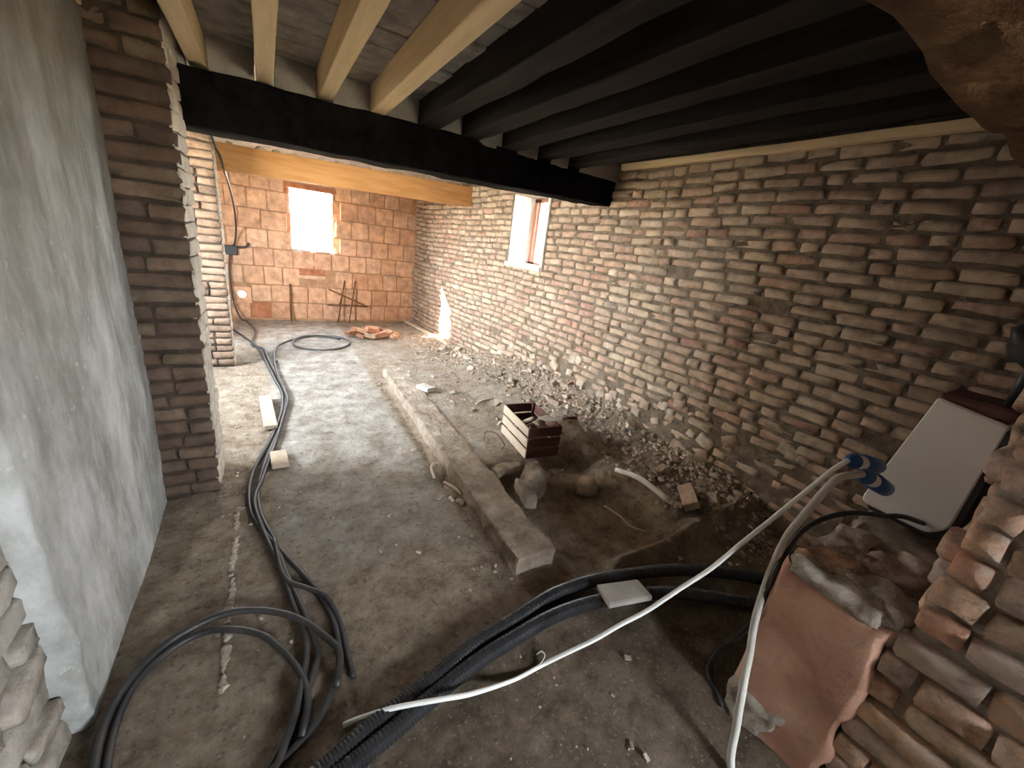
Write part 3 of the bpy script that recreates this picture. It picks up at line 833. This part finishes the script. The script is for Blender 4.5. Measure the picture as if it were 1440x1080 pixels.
# ------------------------------------------------------------------ outside
gv, gf = box_vf(-40, 40, -40, 50, -.5, -.25)
tag(obj('outside_ground', gv, gf, M['earth']), 'sunlit ground outside the building', 'ground', kind='structure')
v, f = box_vf(-7, -2.26, 7.55, 7.9, -.3, 4.6)  # unseen wall added to keep the sun out of the far left opening
tag(obj('sun_block_wall', v, f, M['outmortar']), 'high wall added outside to block the sun, in line with the end wall', 'wall', kind='structure')
v, f = box_vf(-5.3, -2.26, 5.15, 5.35, -.3, 4.6)  # unseen wall added to stop sun through the nearer left opening
tag(obj('sun_block_wall', v, f, M['outmortar']), 'short wall added outside to block the sun, between the two added left openings', 'wall', kind='structure')
v, f = box_vf(-4, 6, 10.6, 10.85, -.3, 1.75)
gw = tag(obj('garden_wall', v, f, M['outmortar']), 'sunlit low brick wall outside the end window', 'wall', kind='structure')
cells = [(Vector((u, 10.6 - .012, z)), Vector((0, -1, 0)), L, .05, h, 0.0) for (u, z, L, h) in rows(-.3, 2.2, .3, 1.75, .08, [.25, .25, .13], .014)]
lay(gw, 'brick', 'brick', cells, M['outwall'])

# ------------------------------------------------------------------ kerb beam on the floor
kv, kf = noisy_box(.235, 3.25, .16, (8, 80, 6), .03, 8.0, .014, seed=1.0)
K = Matrix.Translation(Vector((1.168, 2.94, .022))) @ Matrix.Rotation(-.024, 4, 'Z')
o = obj('concrete_kerb', kv, kf, M['concrete'], smooth=False); o.matrix_world = K
tag(o, 'long low concrete kerb running down the middle of the floor', 'kerb')

# ------------------------------------------------------------------ cables and pipes
CABLE_A = [(-0.547,7.032,0.014), (-0.466,6.784,0.014), (-0.263,6.152,0.014), (-0.140,5.623,0.014), (-0.068,5.029,0.014), (-0.008,4.532,0.014), (0.038,4.169,0.014), (0.034,3.844,0.014), (0.011,3.609,0.014), (-0.056,3.219,0.014), (-0.144,2.861,0.014), (-0.182,2.586,0.014), (-0.168,2.297,0.014), (-0.099,2.080,0.014), (0.003,1.835,0.014), (0.096,1.606,0.014), (0.145,1.421,0.014), (0.152,1.323,0.014), (0.147,1.213,0.014), (0.105,1.099,0.014), (0.042,1.012,0.014), (-0.063,0.949,0.014), (-0.115,0.923,0.014), (-.3, .8, .014)]
CABLE_B = [(-0.356,7.300,0.06), (-0.217,6.774,0.013), (-0.244,5.972,0.013), (-0.118,5.791,0.013), (-0.067,5.312,0.013), (0.002,4.767,0.013), (0.070,4.205,0.013), (0.067,3.978,0.013), (0.017,3.464,0.013), (-0.077,2.975,0.013), (-0.133,2.587,0.013), (-0.123,2.282,0.013), (-0.055,1.989,0.013), (-0.013,1.745,0.013), (0.033,1.526,0.03), (0.060,1.386,0.03), (0.075,1.269,0.013), (0.030,1.136,0.013), (-0.020,1.043,0.013), (-0.088,0.954,0.013), (-0.110,0.924,0.013), (-.28, .78, .013)]
CABLE_C = [(-0.006,5.433,0.020), (0.005,4.871,0.020), (0.054,4.290,0.030), (0.078,3.958,0.030), (0.045,3.664,0.020), (-0.039,3.083,0.020), (-0.110,2.654,0.020), (-0.152,2.388,0.028), (-0.109,2.106,0.020), (-0.041,1.806,0.020), (0.006,1.543,0.020), (0.040,1.355,0.020), (0.031,1.243,0.020), (0.009,1.157,0.030), (-0.009,1.080,0.030), (-0.048,0.985,0.030), (-0.088,0.915,0.020), (-.26, .75, .02)]
LOOP1 = [(0.120,1.10,.03), (0.149,1.223,0.035), (0.113,1.308,0.035), (0.052,1.406,0.035), (-0.030,1.494,0.035), (-0.150,1.566,0.035), (-0.256,1.586,0.035), (-0.352,1.566,0.03), (-0.420,1.532,0.025), (-0.472,1.476,0.025), (-0.508,1.398,0.03), (-0.525,1.331,0.035), (-0.532,1.272,0.035), (-0.527,1.167,0.03), (-.5, .98, .015)]
LOOP2 = [(0.00,.99,.02), (0.027,1.089,0.030), (0.020,1.177,0.030), (-0.036,1.316,0.030), (-0.114,1.432,0.030), (-0.235,1.518,0.025), (-0.314,1.537,0.02), (-0.378,1.526,0.015), (-0.444,1.474,0.015), (-0.485,1.410,0.015), (-0.505,1.330,0.015), (-0.507,1.249,0.015), (-0.50,1.159,0.015), (-.47, .97, .015)]
END = [(-0.06,2.0,0.03), (-0.023,1.712,0.03), (0.058,1.610,0.03), (0.137,1.517,0.03), (0.172,1.363,0.013), (0.178,1.200,0.013), (0.182,1.122,0.013)]
COIL = [(0.02,5.2,.012), (-0.006,5.461,0.012), (0.041,5.891,0.012), (0.175,6.168,0.012), (0.317,6.349,0.012), (0.376,6.377,0.012), (0.560,6.472,0.012), (0.759,6.452,0.012), (0.910,6.320,0.012), (0.966,6.118,0.012), (0.916,5.910,0.012), (0.782,5.755,0.012), (0.606,5.686,0.012), (0.431,5.713,0.012), (0.296,5.827,0.012), (0.232,6.003,0.012), (0.258,6.203,0.020), (0.376,6.360,0.032), (0.554,6.412,0.03), (0.745,6.370,0.02), (0.855,6.258,0.012)]
PIPE1 = [(-.12, .80, .034), (0.022,0.852,0.034), (0.086,0.872,0.034), (0.179,0.907,0.034), (0.313,0.941,0.034), (0.466,0.982,0.034), (0.652,1.040,0.034), (0.849,1.069,0.034), (1.105,1.109,0.036), (1.350,1.095,0.036), (1.587,1.041,0.04), (1.819,0.965,0.045), (2.020,0.869,0.045), (2.126,0.808,0.045), (2.237,0.728,0.045), (2.335,0.643,0.045), (2.408,0.549,0.045)]
PIPE2 = [(-.06, .76, .034), (0.067,0.820,0.034), (0.128,0.837,0.034), (0.268,0.873,0.034), (0.423,0.918,0.034), (0.604,0.963,0.034), (0.804,0.992,0.034), (1.033,1.011,0.034), (1.260,0.992,0.034), (1.523,0.928,0.036), (1.692,0.864,0.036), (1.861,0.762,0.036), (1.950,0.700,0.036), (2.057,0.629,0.036), (2.159,0.556,0.036), (2.231,0.500,0.036)]
WHITE1 = [(0.125,0.977,0.006), (0.159,0.974,0.010), (0.198,0.957,0.030), (0.271,0.924,0.065), (0.362,0.890,0.080), (0.454,0.863,0.080), (0.552,0.856,0.050), (0.727,0.855,0.012), (0.857,0.855,0.012), (0.957,0.814,0.085), (1.044,0.777,0.148), (1.133,0.741,0.226), (1.224,0.703,0.299), (1.326,0.661,0.408), (1.425,0.619,0.514), (1.505,0.586,0.629), (1.570,0.559,0.717), (1.641,0.530,0.816), (1.710,0.501,0.913), (1.756,0.482,0.977), (1.80,0.464,1.018)]
WHITE2 = [(1.800,0.412,.99), (1.705,0.444,0.974), (1.660,0.454,0.924), (1.615,0.469,0.819), (1.570,0.478,0.725), (1.526,0.468,0.608), (1.481,0.447,0.479), (1.436,0.424,0.421), (1.391,0.390,0.345), (1.346,0.365,0.298), (1.301,0.319,0.140), (1.256,0.270,0.016), (1.20, .15, .016), (1.15, -.1, .016)]
BLACKBOX = [(2.16,0.262,0.781), (2.000,0.300,0.831), (1.930,0.33,0.831), (1.860,0.365,0.836), (1.790,0.404,0.828), (1.720,0.444,0.791), (1.649,0.466,0.738), (1.579,0.462,0.677), (1.509,0.451,0.60), (1.495,0.449,0.40), (1.56,.50,.2), (1.75,.56,.03), (1.9, 0.545, .01), (1.791,0.558,0.008), (1.667,0.569,0.008), (1.562,0.552,0.008), (1.500,0.527,0.008), (1.474,0.489,0.008), (1.470,0.455,0.008), (1.43,0.42,0.008)]
WALLC = [(-.385, 4.96, 2.30), (-0.362,5.20,2.154), (-0.344,5.340,2.040), (-.33, 5.40, 1.96), (-0.338,6.200,1.895), (-0.343,6.900,1.675), (-0.366,7.400,1.394), (-0.408,7.540,1.166), (-0.470,7.550,1.057), (-0.509,7.545,0.768), (-0.50,7.53,0.459), (-0.472,7.50,0.199), (-0.40,7.38,0.05), (-0.356,7.300,0.06)]
WALLC[2] = (-.335, 5.22, 2.10); WALLC[3] = (-.325, 5.50, 1.97)
tag(tube('floor_cable', CABLE_A, .0125, M['cable']), 'black cable outermost on the left of the floor bundle', 'cable', 'black cables on the floor')
tag(tube('floor_cable', CABLE_B, .0125, M['cable']), 'black cable in the middle of the floor bundle, rising at the end wall', 'cable', 'black cables on the floor')
tag(tube('floor_cable', CABLE_C, .0125, M['cable']), 'black cable lying on top of the floor bundle', 'cable', 'black cables on the floor')
tag(tube('floor_cable', COIL, .014, M['greycable']), 'grey cable coiled in a ring on the far floor', 'cable', 'black cables on the floor')
tag(tube('floor_cable', LOOP1, .0135, M['cable']), 'outer loop of black cable curving back to the plastered wall', 'cable', 'black cables on the floor')
tag(tube('floor_cable', LOOP2, .0125, M['cable']), 'inner loop of black cable curving back to the plastered wall', 'cable', 'black cables on the floor')
tag(tube('floor_cable', END, .011, M['cable']), 'black cable with its cut end beside the large loop', 'cable', 'black cables on the floor')
tag(tube('wall_cable', WALLC, .012, M['cable']), 'black cable hanging from the orange beam down the end wall', 'cable')
tag(tube('power_cable', WHITE1, .0085, M['white'], step=.02), 'thin white cable stretched diagonally from floor to blue plug', 'cable')
wc2 = tag(tube('power_cable', WHITE2, .013, M['dirtywhite'], step=.02), 'thicker dirty white cable hanging down in front of red plaster', 'cable')
tag(tube('box_cable', BLACKBOX, .0095, M['black'], step=.02), 'black cable from the white box over the ledge to a floor loop', 'cable')
tw = catmull([(.80, .857, .016), (.85, .853, .03), (.875, .86, .055), (.86, .87, .075), (.84, .875, .06)], .01)
v, f = tube_vf(tw, .002, 5); tag(obj('wire_tie', v, f, M['dirtywhite'], smooth=True), 'thin pale wire twisted round the white cable on the floor', 'wire')

def corrugated(pts, label, smooth_from):
    path = catmull(pts, .0065); rad = []
    for i, p in enumerate(path): rad.append(.0325 if i % 2 else .0285)
    v, f = tube_vf(path, .03, 14, rad)
    return tag(obj('conduit_pipe', v, f, M['black'], smooth=False), label, 'pipe', 'black corrugated conduits')
corrugated(PIPE1, 'black corrugated conduit pipe nearer the concrete kerb', 0)
corrugated(PIPE2, 'black corrugated conduit pipe nearer the entrance, under the pale tile', 0)

# ------------------------------------------------------------------ distribution box, plugs, black hood
def prism(poly, x0, x1, b):
    """rounded polygon in the Y-Z plane extruded along X with chamfered rims"""
    n = len(poly); cy = sum(p[0] for p in poly) / n; cz = sum(p[1] for p in poly) / n
    V_ = []
    for x, s in ((x0, b), (x0 + b, 0), (x1 - b, 0), (x1, b)):
        for y, z in poly:
            d = Vector((y - cy, z - cz)); k = 1 - s / max(d.length, 1e-6)
            V_.append((x, cy + d.x * k, cz + d.y * k))
    F_ = [tuple(reversed(range(n))), tuple(range(3 * n, 4 * n))]
    for r in range(3):
        for k in range(n): F_.append((r * n + k, r * n + (k + 1) % n, (r + 1) * n + (k + 1) % n, (r + 1) * n + k))
    return V_, F_
def rounded(poly, r, n=5):
    out = []
    m_ = len(poly)
    for i in range(m_):
        p = Vector(poly[i]); a_ = (Vector(poly[i - 1]) - p).normalized(); b_ = (Vector(poly[(i + 1) % m_]) - p).normalized()
        s, e = p + a_ * r[i], p + b_ * r[i]
        for k in range(n):
            t = k / (n - 1); out.append(tuple((1 - t) ** 2 * s + 2 * t * (1 - t) * p + t * t * e))
    return out
box = tag(empty('distribution_box', (2.15, .33, .74)), 'white plastic electrical box with blue plugs standing on the ledge', 'box')
poly = rounded([(.466, .752), (.245, .748), (.198, .80), (.196, 1.235), (.388, 1.268)], [.04, .02, .03, .012, .012])
v, f = prism(poly, 2.15, 2.42, .008); child('shell', v, f, M['white'], box)
poly2 = rounded([(.44, .728), (.22, .728), (.175, .80), (.176, 1.20), (.21, 1.22), (.44, .80)], [.02, .02, .02, .01, .01, .02])
v, f = prism(poly2, 2.17, 2.44, .006); child('base', v, f, M['black'], box, 'black base tray')
v, f = bevel_box(.24, .20, .05, .01); child('shade_slab', [Vector(p) @ Matrix.Rotation(0, 3, 'X') + Vector((2.29, .292, 1.262)) for p in v], f, M['maroon'], box, 'dark red-brown slab for the shaded masonry behind')  # added slab in place of the dark masonry in shade behind the box
def plug(end, way, s, name, label):
    """blue collar, white body, blue tip along one axis"""
    e, w = Vector(end), Vector(way).normalized()
    root = tag(empty(name, tuple(e)), label, 'plug', 'blue power plugs')
    for nm, a_, b_, r0, r1, mt in (('tip', 0, .06, .014, .030, M['blue']), ('body', .06, .15, .024, .025, M['white']), ('collar', .15, .32, .033, .031, M['blue'])):
        v, f = tube_vf([w * (a_ * s), w * (a_ * s + .006), w * (b_ * s - .006), w * (b_ * s)], 0, 14, [r0 * .8, r0, r1, r1 * .85])
        o = obj(nm, v, f, mt, root, smooth=True); o['label'] = {'tip': 'blue cable gland', 'body': 'white plug body', 'collar': 'blue collar'}[nm]
plug((1.80, .412, .99), (1, -.12, -.42), .78, 'power_plug', 'blue and white power plug lower on the white box')
plug((1.80, .464, 1.018), (1, -.13, -.22), .74, 'power_plug', 'blue and white power plug higher on the white box, thin cable')
hood = tag(empty('black_hood', (2.25, .22, 1.30)), 'black hood-shaped object on top of the white box at the jamb', 'lamp')
v, f = rock_vf(3, 3, .9); child('hood', [(2.26 + p.x * .12, .235 + p.y * .17, 1.52 + p.z * .22) for p in v], f, M['black'], hood, smooth=True)  # black lump of unknown use, shaped as a hood
v, f = tube_vf([Vector((2.25, .23, 1.28)), Vector((2.26, .23, 1.48))], .014, 8); child('stem', v, f, M['black'], hood, smooth=True)

# ------------------------------------------------------------------ crate with tools
cz = gz(1.78, 2.42) + .004
crate = tag(empty('wooden_crate', (1.77, 2.42, cz), -.10), 'maroon slatted crate holding sticks and a tool on the earth', 'crate')
W_, D_, H_ = .285, .47, .265
for sx in (-1, 1):
    for sy in (-1, 1):
        v, f = bevel_box(.022, .022, H_, .003); o = obj('corner_post', v, f, M['maroon'], crate); o.location = (sx * (W_ / 2 - .018), sy * (D_ / 2 - .018), H_ / 2)
for k in range(3):
    z = .042 + k * .09
    for sx in (-1, 1):
        v, f = bevel_box(.012, D_, .072, .002, .002); o = obj('side_slat', v, f, M['palewood'] if sx < 0 else M['maroon'], crate); o.location = (sx * W_ / 2, 0, z)  # left slats pale: light on that side put into their colour
        if sx < 0: o['label'] = 'side slat in a pale lit tone'
    for sy in (-1, 1):
        v, f = bevel_box(W_, .012, .076, .002, .002); o = obj('end_slat', v, f, M['maroon'], crate); o.location = (0, sy * D_ / 2, z)
v, f = bevel_box(W_ - .02, D_ - .02, .012, .002); o = obj('bottom_board', v, f, M['maroon'], crate); o.location = (0, 0, .012)
def stick(name, a_, b_, r, mat, label, cat='stick', seg=7):
    v, f = tube_vf([Vector(a_), Vector(a_).lerp(Vector(b_), .5) + Vector((0, 0, .004)), Vector(b_)], r, seg)
    return tag(obj(name, v, f, mat, smooth=True), label, cat)
stick('wooden_stick', (1.68, 2.60, cz + .06), (1.70, 2.31, cz + .285), .017, M['palewood'], 'pale wooden handle leaning inside the maroon crate, left one')
stick('wooden_stick', (1.73, 2.56, cz + .05), (1.74, 2.28, cz + .272), .013, M['palewood'], 'thinner pale handle leaning inside the maroon crate')
v, f = rock_vf(12, 2, .9); o = obj('mallet_head', [p * .075 for p in v], f, M['clay'], smooth=True); o.location = (1.76, 2.30, cz + .272 - .03); tag(o, 'pale round lump lying in the front of the crate', 'stone')
tr = tag(empty('trowel', (1.84, 2.27, cz + .285), -.35), 'flat trowel lying across the near rim of the crate', 'tool')
v, f = [(-.10, -.01, -.004), (-.02, -.055, -.004), (.10, -.012, -.004), (.10, .012, -.004), (-.02, .055, -.004), (-.10, .01, -.004)], []
v = v + [(x, y, .001) for x, y, z in v]; f = [(5, 4, 3, 2, 1, 0), (6, 7, 8, 9, 10, 11)] + [(k, (k + 1) % 6, 6 + (k + 1) % 6, 6 + k) for k in range(6)]
obj('blade', v, f, M['paleconc'], tr)
v, f = tube_vf([Vector((.10, 0, 0)), Vector((.14, 0, .012)), Vector((.22, 0, .012))], .013, 8); obj('handle', v, f, M['maroon'], tr, smooth=True)

# ------------------------------------------------------------------ stones, bricks, scraps
def place(name, vf, loc, rot, mat, label, cat, group=None, smooth=False):
    o = obj(name, vf[0], vf[1], mat, smooth=smooth); o.location = loc; o.rotation_euler = rot
    return tag(o, label, cat, group)
place('concrete_lump', noisy_box(.18, .17, .20, (7, 7, 7), .09, 8, .03, seed=3), (1.56, 1.98, gz(1.56, 1.98) + .085), (.2, .25, .5), M['concrete'], 'broken concrete lump standing between kerb and crate', 'stone')
place('concrete_lump', noisy_box(.26, .10, .05, (8, 4, 2), .04, 10, .012, seed=5), (1.43, 2.17, gz(1.43, 2.17) + .03), (0, .1, .25), M['concrete'], 'flat broken slab behind the concrete lump at the kerb', 'stone')
place('concrete_lump', noisy_box(.09, .24, .07, (4, 8, 3), .045, 10, .015, seed=8), (1.385, 1.84, .075), (0, .25, -.2), M['concrete'], 'long broken piece lying tight against the kerb', 'stone')
place('round_stone', (rock_vf(21, 2, .9)[0], rock_vf(21, 2, .9)[1]), (1.93, 1.82, gz(1.93, 1.82) + .05), (0, 0, .3), M['rubble'], 'rounded stone in the dark hollow beside the concrete lump', 'stone', smooth=True).scale = (.17, .17, .17)
place('loose_brick', noisy_box(.10, .24, .055, (3, 5, 2), .008, 12, .008, seed=4), (2.36, 1.31, gz(2.36, 1.31) + .06), (.0, -.55, -.75), M['rubble'], 'loose brick tilted at the end of the white pipe', 'brick')
P_ = [(2.17, 1.80, gz(2.17, 1.80) + .025), (2.19, 1.62, .165), (2.205, 1.48, .155), (2.215, 1.37, .14)]
pipe = tag(tube('drain_pipe', P_, .02, M['white'], seg=10), 'white pipe half buried along the edge of the hollow', 'pipe')
v, f = tube_vf(catmull([(2.215, 1.37, .14), (2.235, 1.32, .135), (2.26, 1.28, .135)], .006), 0, 10, None) if False else tube_vf(catmull([(2.215, 1.372, .14), (2.235, 1.32, .135), (2.26, 1.28, .135)], .008), .02, 10, [.023 if i % 2 else .019 for i in range(len(catmull([(2.215, 1.372, .14), (2.235, 1.32, .135), (2.26, 1.28, .135)], .008)))])
o = obj('ribbed_end', v, f, M['rubble'], pipe); o['label'] = 'ribbed dusty hose end'
place('clay_tile', bevel_box(.095, .68, .035, .004, .002), (-.078, 3.70, .03), (0, .03, .06), M['clay'], 'long pale clay tile left of the cable bundle', 'tile')
place('clay_tile', bevel_box(.105, .20, .035, .004, .003), (-.012, 2.85, .024), (0, -.02, .05), M['clay'], 'short pale clay tile under the cable bundle', 'tile')
place('clay_tile', bevel_box(.235, .125, .03, .006, .006), (1.405, .945, .078), (-.10, .0, -.24), M['paleconc'], 'pale broken tile lying across the black conduits', 'tile')
place('clay_tile', noisy_box(.11, .17, .04, (3, 4, 1), .008, 12, .006, seed=6), (1.335, 3.76, .125), (0, .05, .45), M['paleconc'], 'small grey tile lying on the far half of the kerb', 'tile')
# far heap of red rubble
heap = [(1.05, 6.50, .06, .17), (1.20, 6.62, .05, .24), (1.34, 6.50, .07, .26), (1.46, 6.36, .05, .22), (1.30, 6.30, .05, .17), (1.58, 6.45, .05, .2), (1.42, 6.62, .09, .24), (1.66, 6.28, .04, .14), (1.16, 6.33, .04, .12), (1.52, 6.56, .06, .2), (1.36, 6.44, .13, .2), (1.22, 6.46, .1, .16), (1.72, 6.45, .04, .12)]
HEAPL = ['red brick end of the far heap nearest the cable coil', 'long red brick at the back left of the far heap', 'red brick in the middle of the far heap, under the top one', 'red brick at the front middle of the far heap', 'small red brick at the front of the far heap, coil side', 'red brick on the wall side of the far heap', 'red brick at the very back of the far heap', 'small red brick at the front right edge of the far heap', 'smallest red chip at the front left of the far heap', 'red brick at the back right of the far heap', 'topmost red brick of the far heap', 'second red brick lying on top of the far heap, coil side', 'small red chip nearest the right wall beside the far heap']
hv = [noisy_box(1, .5, .36, (4, 3, 2), .10, 2.2, .06, seed=q) for q in (1, 4, 9)]
hm = [mesh('rubble_brick', a_[0], a_[1], M['redrubble']) for a_ in hv]
for k, (x, y, z, s) in enumerate(heap):
    o = link(bpy.data.objects.new('rubble_brick', hm[k % 3])); o.location = (x, y, z * .75 + .015); o.scale = (s, s, s); o.rotation_euler = (rng.uniform(-.25, .25), rng.uniform(-.25, .25), rng.uniform(0, 3))
    tag(o, HEAPL[k], 'brick', 'heap of broken red bricks on the far floor')
# loose stones along the right wall and beside the kerb
rk = [mesh('rubble_stone', *rock_vf(40 + q, 1, .65), M['rubble']) for q in range(3)] + [mesh('rubble_stone', *noisy_box(1, rng.uniform(.5, .75), rng.uniform(.3, .5), (3, 2, 2), .22, 1.8, .05, seed=q * 3.3), M['rubble']) for q in range(5)]
def where(x, y):
    return ('far end, before the sunlit patch' if y > 4.7 else 'under the small window' if y > 3.5 else 'behind the maroon crate' if y > 2.5 else 'between crate and white pipe' if y > 1.75 else 'beyond the loose tilted brick')
def loose(n, fx_, group, label, s0, s1, zone=False):
    for _ in range(n):
        x, y = fx_(); s = rng.uniform(s0, s1)
        o = link(bpy.data.objects.new('rubble_stone', rng.choice(rk))); o.location = (x, y, gz(x, y) + s * .18); o.scale = (s, s, s * rng.uniform(.7, 1)); o.rotation_euler = (rng.uniform(-.4, .4), rng.uniform(-.4, .4), rng.uniform(0, 6))
        tag(o, (('larger ' if s > (s0 + s1) / 2 else 'lesser ') + label + (', ' + where(x, y) if zone else '')), 'stone', group)
def near_wall():
    y = rng.uniform(1.0, 5.6); return wallx(y) - abs(rng.gauss(.12, .22)) - .05, y
loose(44, near_wall, 'loose stones at the foot of the right wall', 'loose stone at the right wall foot', .05, .13, True)
def by_kerb():
    y = rng.uniform(1.5, 4.4); return 1.13 + (y - 1.3) * .025 - rng.uniform(.14, .28), y
loose(9, by_kerb, 'stone chips in the gutter left of the kerb', 'stone chip in the gutter left of the concrete kerb', .03, .06)
def on_earth():
    return rng.uniform(1.35, 2.2), rng.uniform(2.7, 5.5)
loose(16, on_earth, 'stone chips on the earth between kerb and right wall', 'stone chip on the raised earth', .03, .07, True)
def on_slab():
    return rng.uniform(-.2, .85), rng.uniform(1.1, 5.0)
loose(9, on_slab, 'crumbs on the pale slab', 'crumb lying on the pale slab', .015, .035)
def front():
    return rng.uniform(.5, 1.4), rng.uniform(.25, .8)
loose(8, front, 'crumbs on the dark earth at the entrance', 'crumb on the dark earth at the entrance', .014, .03)
# gravel nobody could count
tri = [rock_vf(60 + q, 1, .7) for q in range(5)]
V_, F_, A_ = [], [], []
def scatter(n, fn, s0, s1):
    for _ in range(n):
        x, y = fn(); s = s0 + (s1 - s0) * rng.random() ** 2.5
        v, f = tri[rng.randrange(5)]; a_ = rng.uniform(0, 6.28); ca, sa = math.cos(a_), math.sin(a_); z = gz(x, y) + s * .15; o = len(V_)
        for p in v: V_.append((x + s * (p.x * ca - p.y * sa), y + s * (p.x * sa + p.y * ca), z + s * p.z))
        F_.extend([[i + o for i in q] for q in f]); A_.extend([rng.random()] * len(v))
def g1():
    y = rng.uniform(.8, 6.5); return wallx(y) - abs(rng.gauss(0, .30)) - .01, y
scatter(3600, g1, .012, .05)
scatter(500, lambda: (rng.uniform(1.3, 2.3), rng.uniform(2.3, 6.5)), .008, .028)
scatter(500, lambda: (-.32 + abs(rng.gauss(0, .2)), rng.uniform(2.2, 5.2)), .006, .022)
scatter(350, lambda: (rng.uniform(-.2, 1.0), rng.uniform(.4, 6.0)), .005, .016)
scatter(250, lambda: (1.13 + rng.gauss(-.2, .06), rng.uniform(1.3, 4.4)), .006, .024)
g = obj('gravel', V_, F_, M['rubble'], attr=A_); tag(g, 'brick crumbs and gravel strewn along walls and floor', 'gravel', kind='stuff')
# twigs and wires on the earth by the kerb
def wig(name, pts, r, mat, label, cat):
    v, f = tube_vf(catmull(pts, .015), r, 5); return tag(obj(name, v, f, mat, smooth=True), label, cat)
wig('bent_wire', [(1.42, 2.55, .10), (1.47, 2.62, .14), (1.53, 2.56, .15), (1.55, 2.44, .11), (1.50, 2.38, .10)], .004, M['iron'], 'rusty bent wire on the earth left of the crate', 'wire')
wig('bent_wire', [(1.92, 1.62, -.01), (1.93, 1.50, .0), (1.92, 1.38, .0), (1.98, 1.30, .0)], .005, M['palewood'], 'pale thin twig lying in the hollow', 'twig')
wig('root_stick', [(.92, 2.30, .01), (.93, 2.40, .03), (.98, 2.46, .03), (1.01, 2.44, .03)], .011, M['palewood'], 'pale bent root in the gutter by the kerb', 'stick')
wig('root_stick', [(.96, 2.22, .02), (1.0, 2.12, .02), (1.02, 2.05, .01)], .008, M['palewood'], 'short straight root in the gutter by the kerb', 'stick')
wig('root_stick', [(1.70, 3.28, .10), (1.80, 3.33, .11), (1.92, 3.35, .11)], .012, M['palewood'], 'dusty stick on the earth behind the crate', 'stick')
# pale batten on the floor at the foot of the far right wall
v, f = bevel_box(.075, 1.75, .03, .003, .002)
place('floor_batten', (v, f), (2.295, 6.62, .05), (0, 0, .105), M['palewood'], 'pale timber batten on the floor along the far right wall', 'timber')

# iron leaning on the end wall
def bar(name, a_, b_, r, label, cat='iron bar'):
    v, f = tube_vf([Vector(a_), Vector(b_)], r, 7); return tag(obj(name, v, f, M['iron'], smooth=True), label, cat)
bar('iron_bar', (.285, 7.52, .0), (.292, 7.56, .61), .013, 'single rusty bar leaning upright on the end wall')
bar('iron_bar', (.99, 7.46, .0), (1.127, 7.56, .72), .011, 'rusty rod leaning behind the triangle, left one')
bar('iron_bar', (1.175, 7.46, .0), (1.301, 7.56, .73), .011, 'rusty rod leaning behind the triangle, right one')
tri_o = tag(empty('iron_bracket', (1.15, 7.48, .30)), 'rusty triangular iron bracket leaning on the end wall', 'bracket')
for nm, a_, b_ in (('rail', (.83, 7.50, .30), (1.48, 7.44, .305)), ('rail', (.864, 7.54, .56), (1.48, 7.44, .305)), ('strut', (1.02, 7.49, .302), (1.08, 7.52, .47))):
    v, f = tube_vf([Vector(a_), Vector(b_)], .012, 7); child(nm, v, f, M['iron'], tri_o, smooth=True)
wb = tag(empty('junction_box', (-.46, 7.55, 1.06)), 'small black junction box with a pipe stub on the end wall', 'box')
v, f = bevel_box(.16, .06, .13, .008); o = obj('housing', v, f, M['black'], wb)
v, f = tube_vf(catmull([(.06, 0, .05), (.16, -.01, .055), (.20, -.01, .08), (.23, -.01, .13)], .02), .016, 8); obj('pipe_stub', v, f, M['black'], wb, smooth=True)
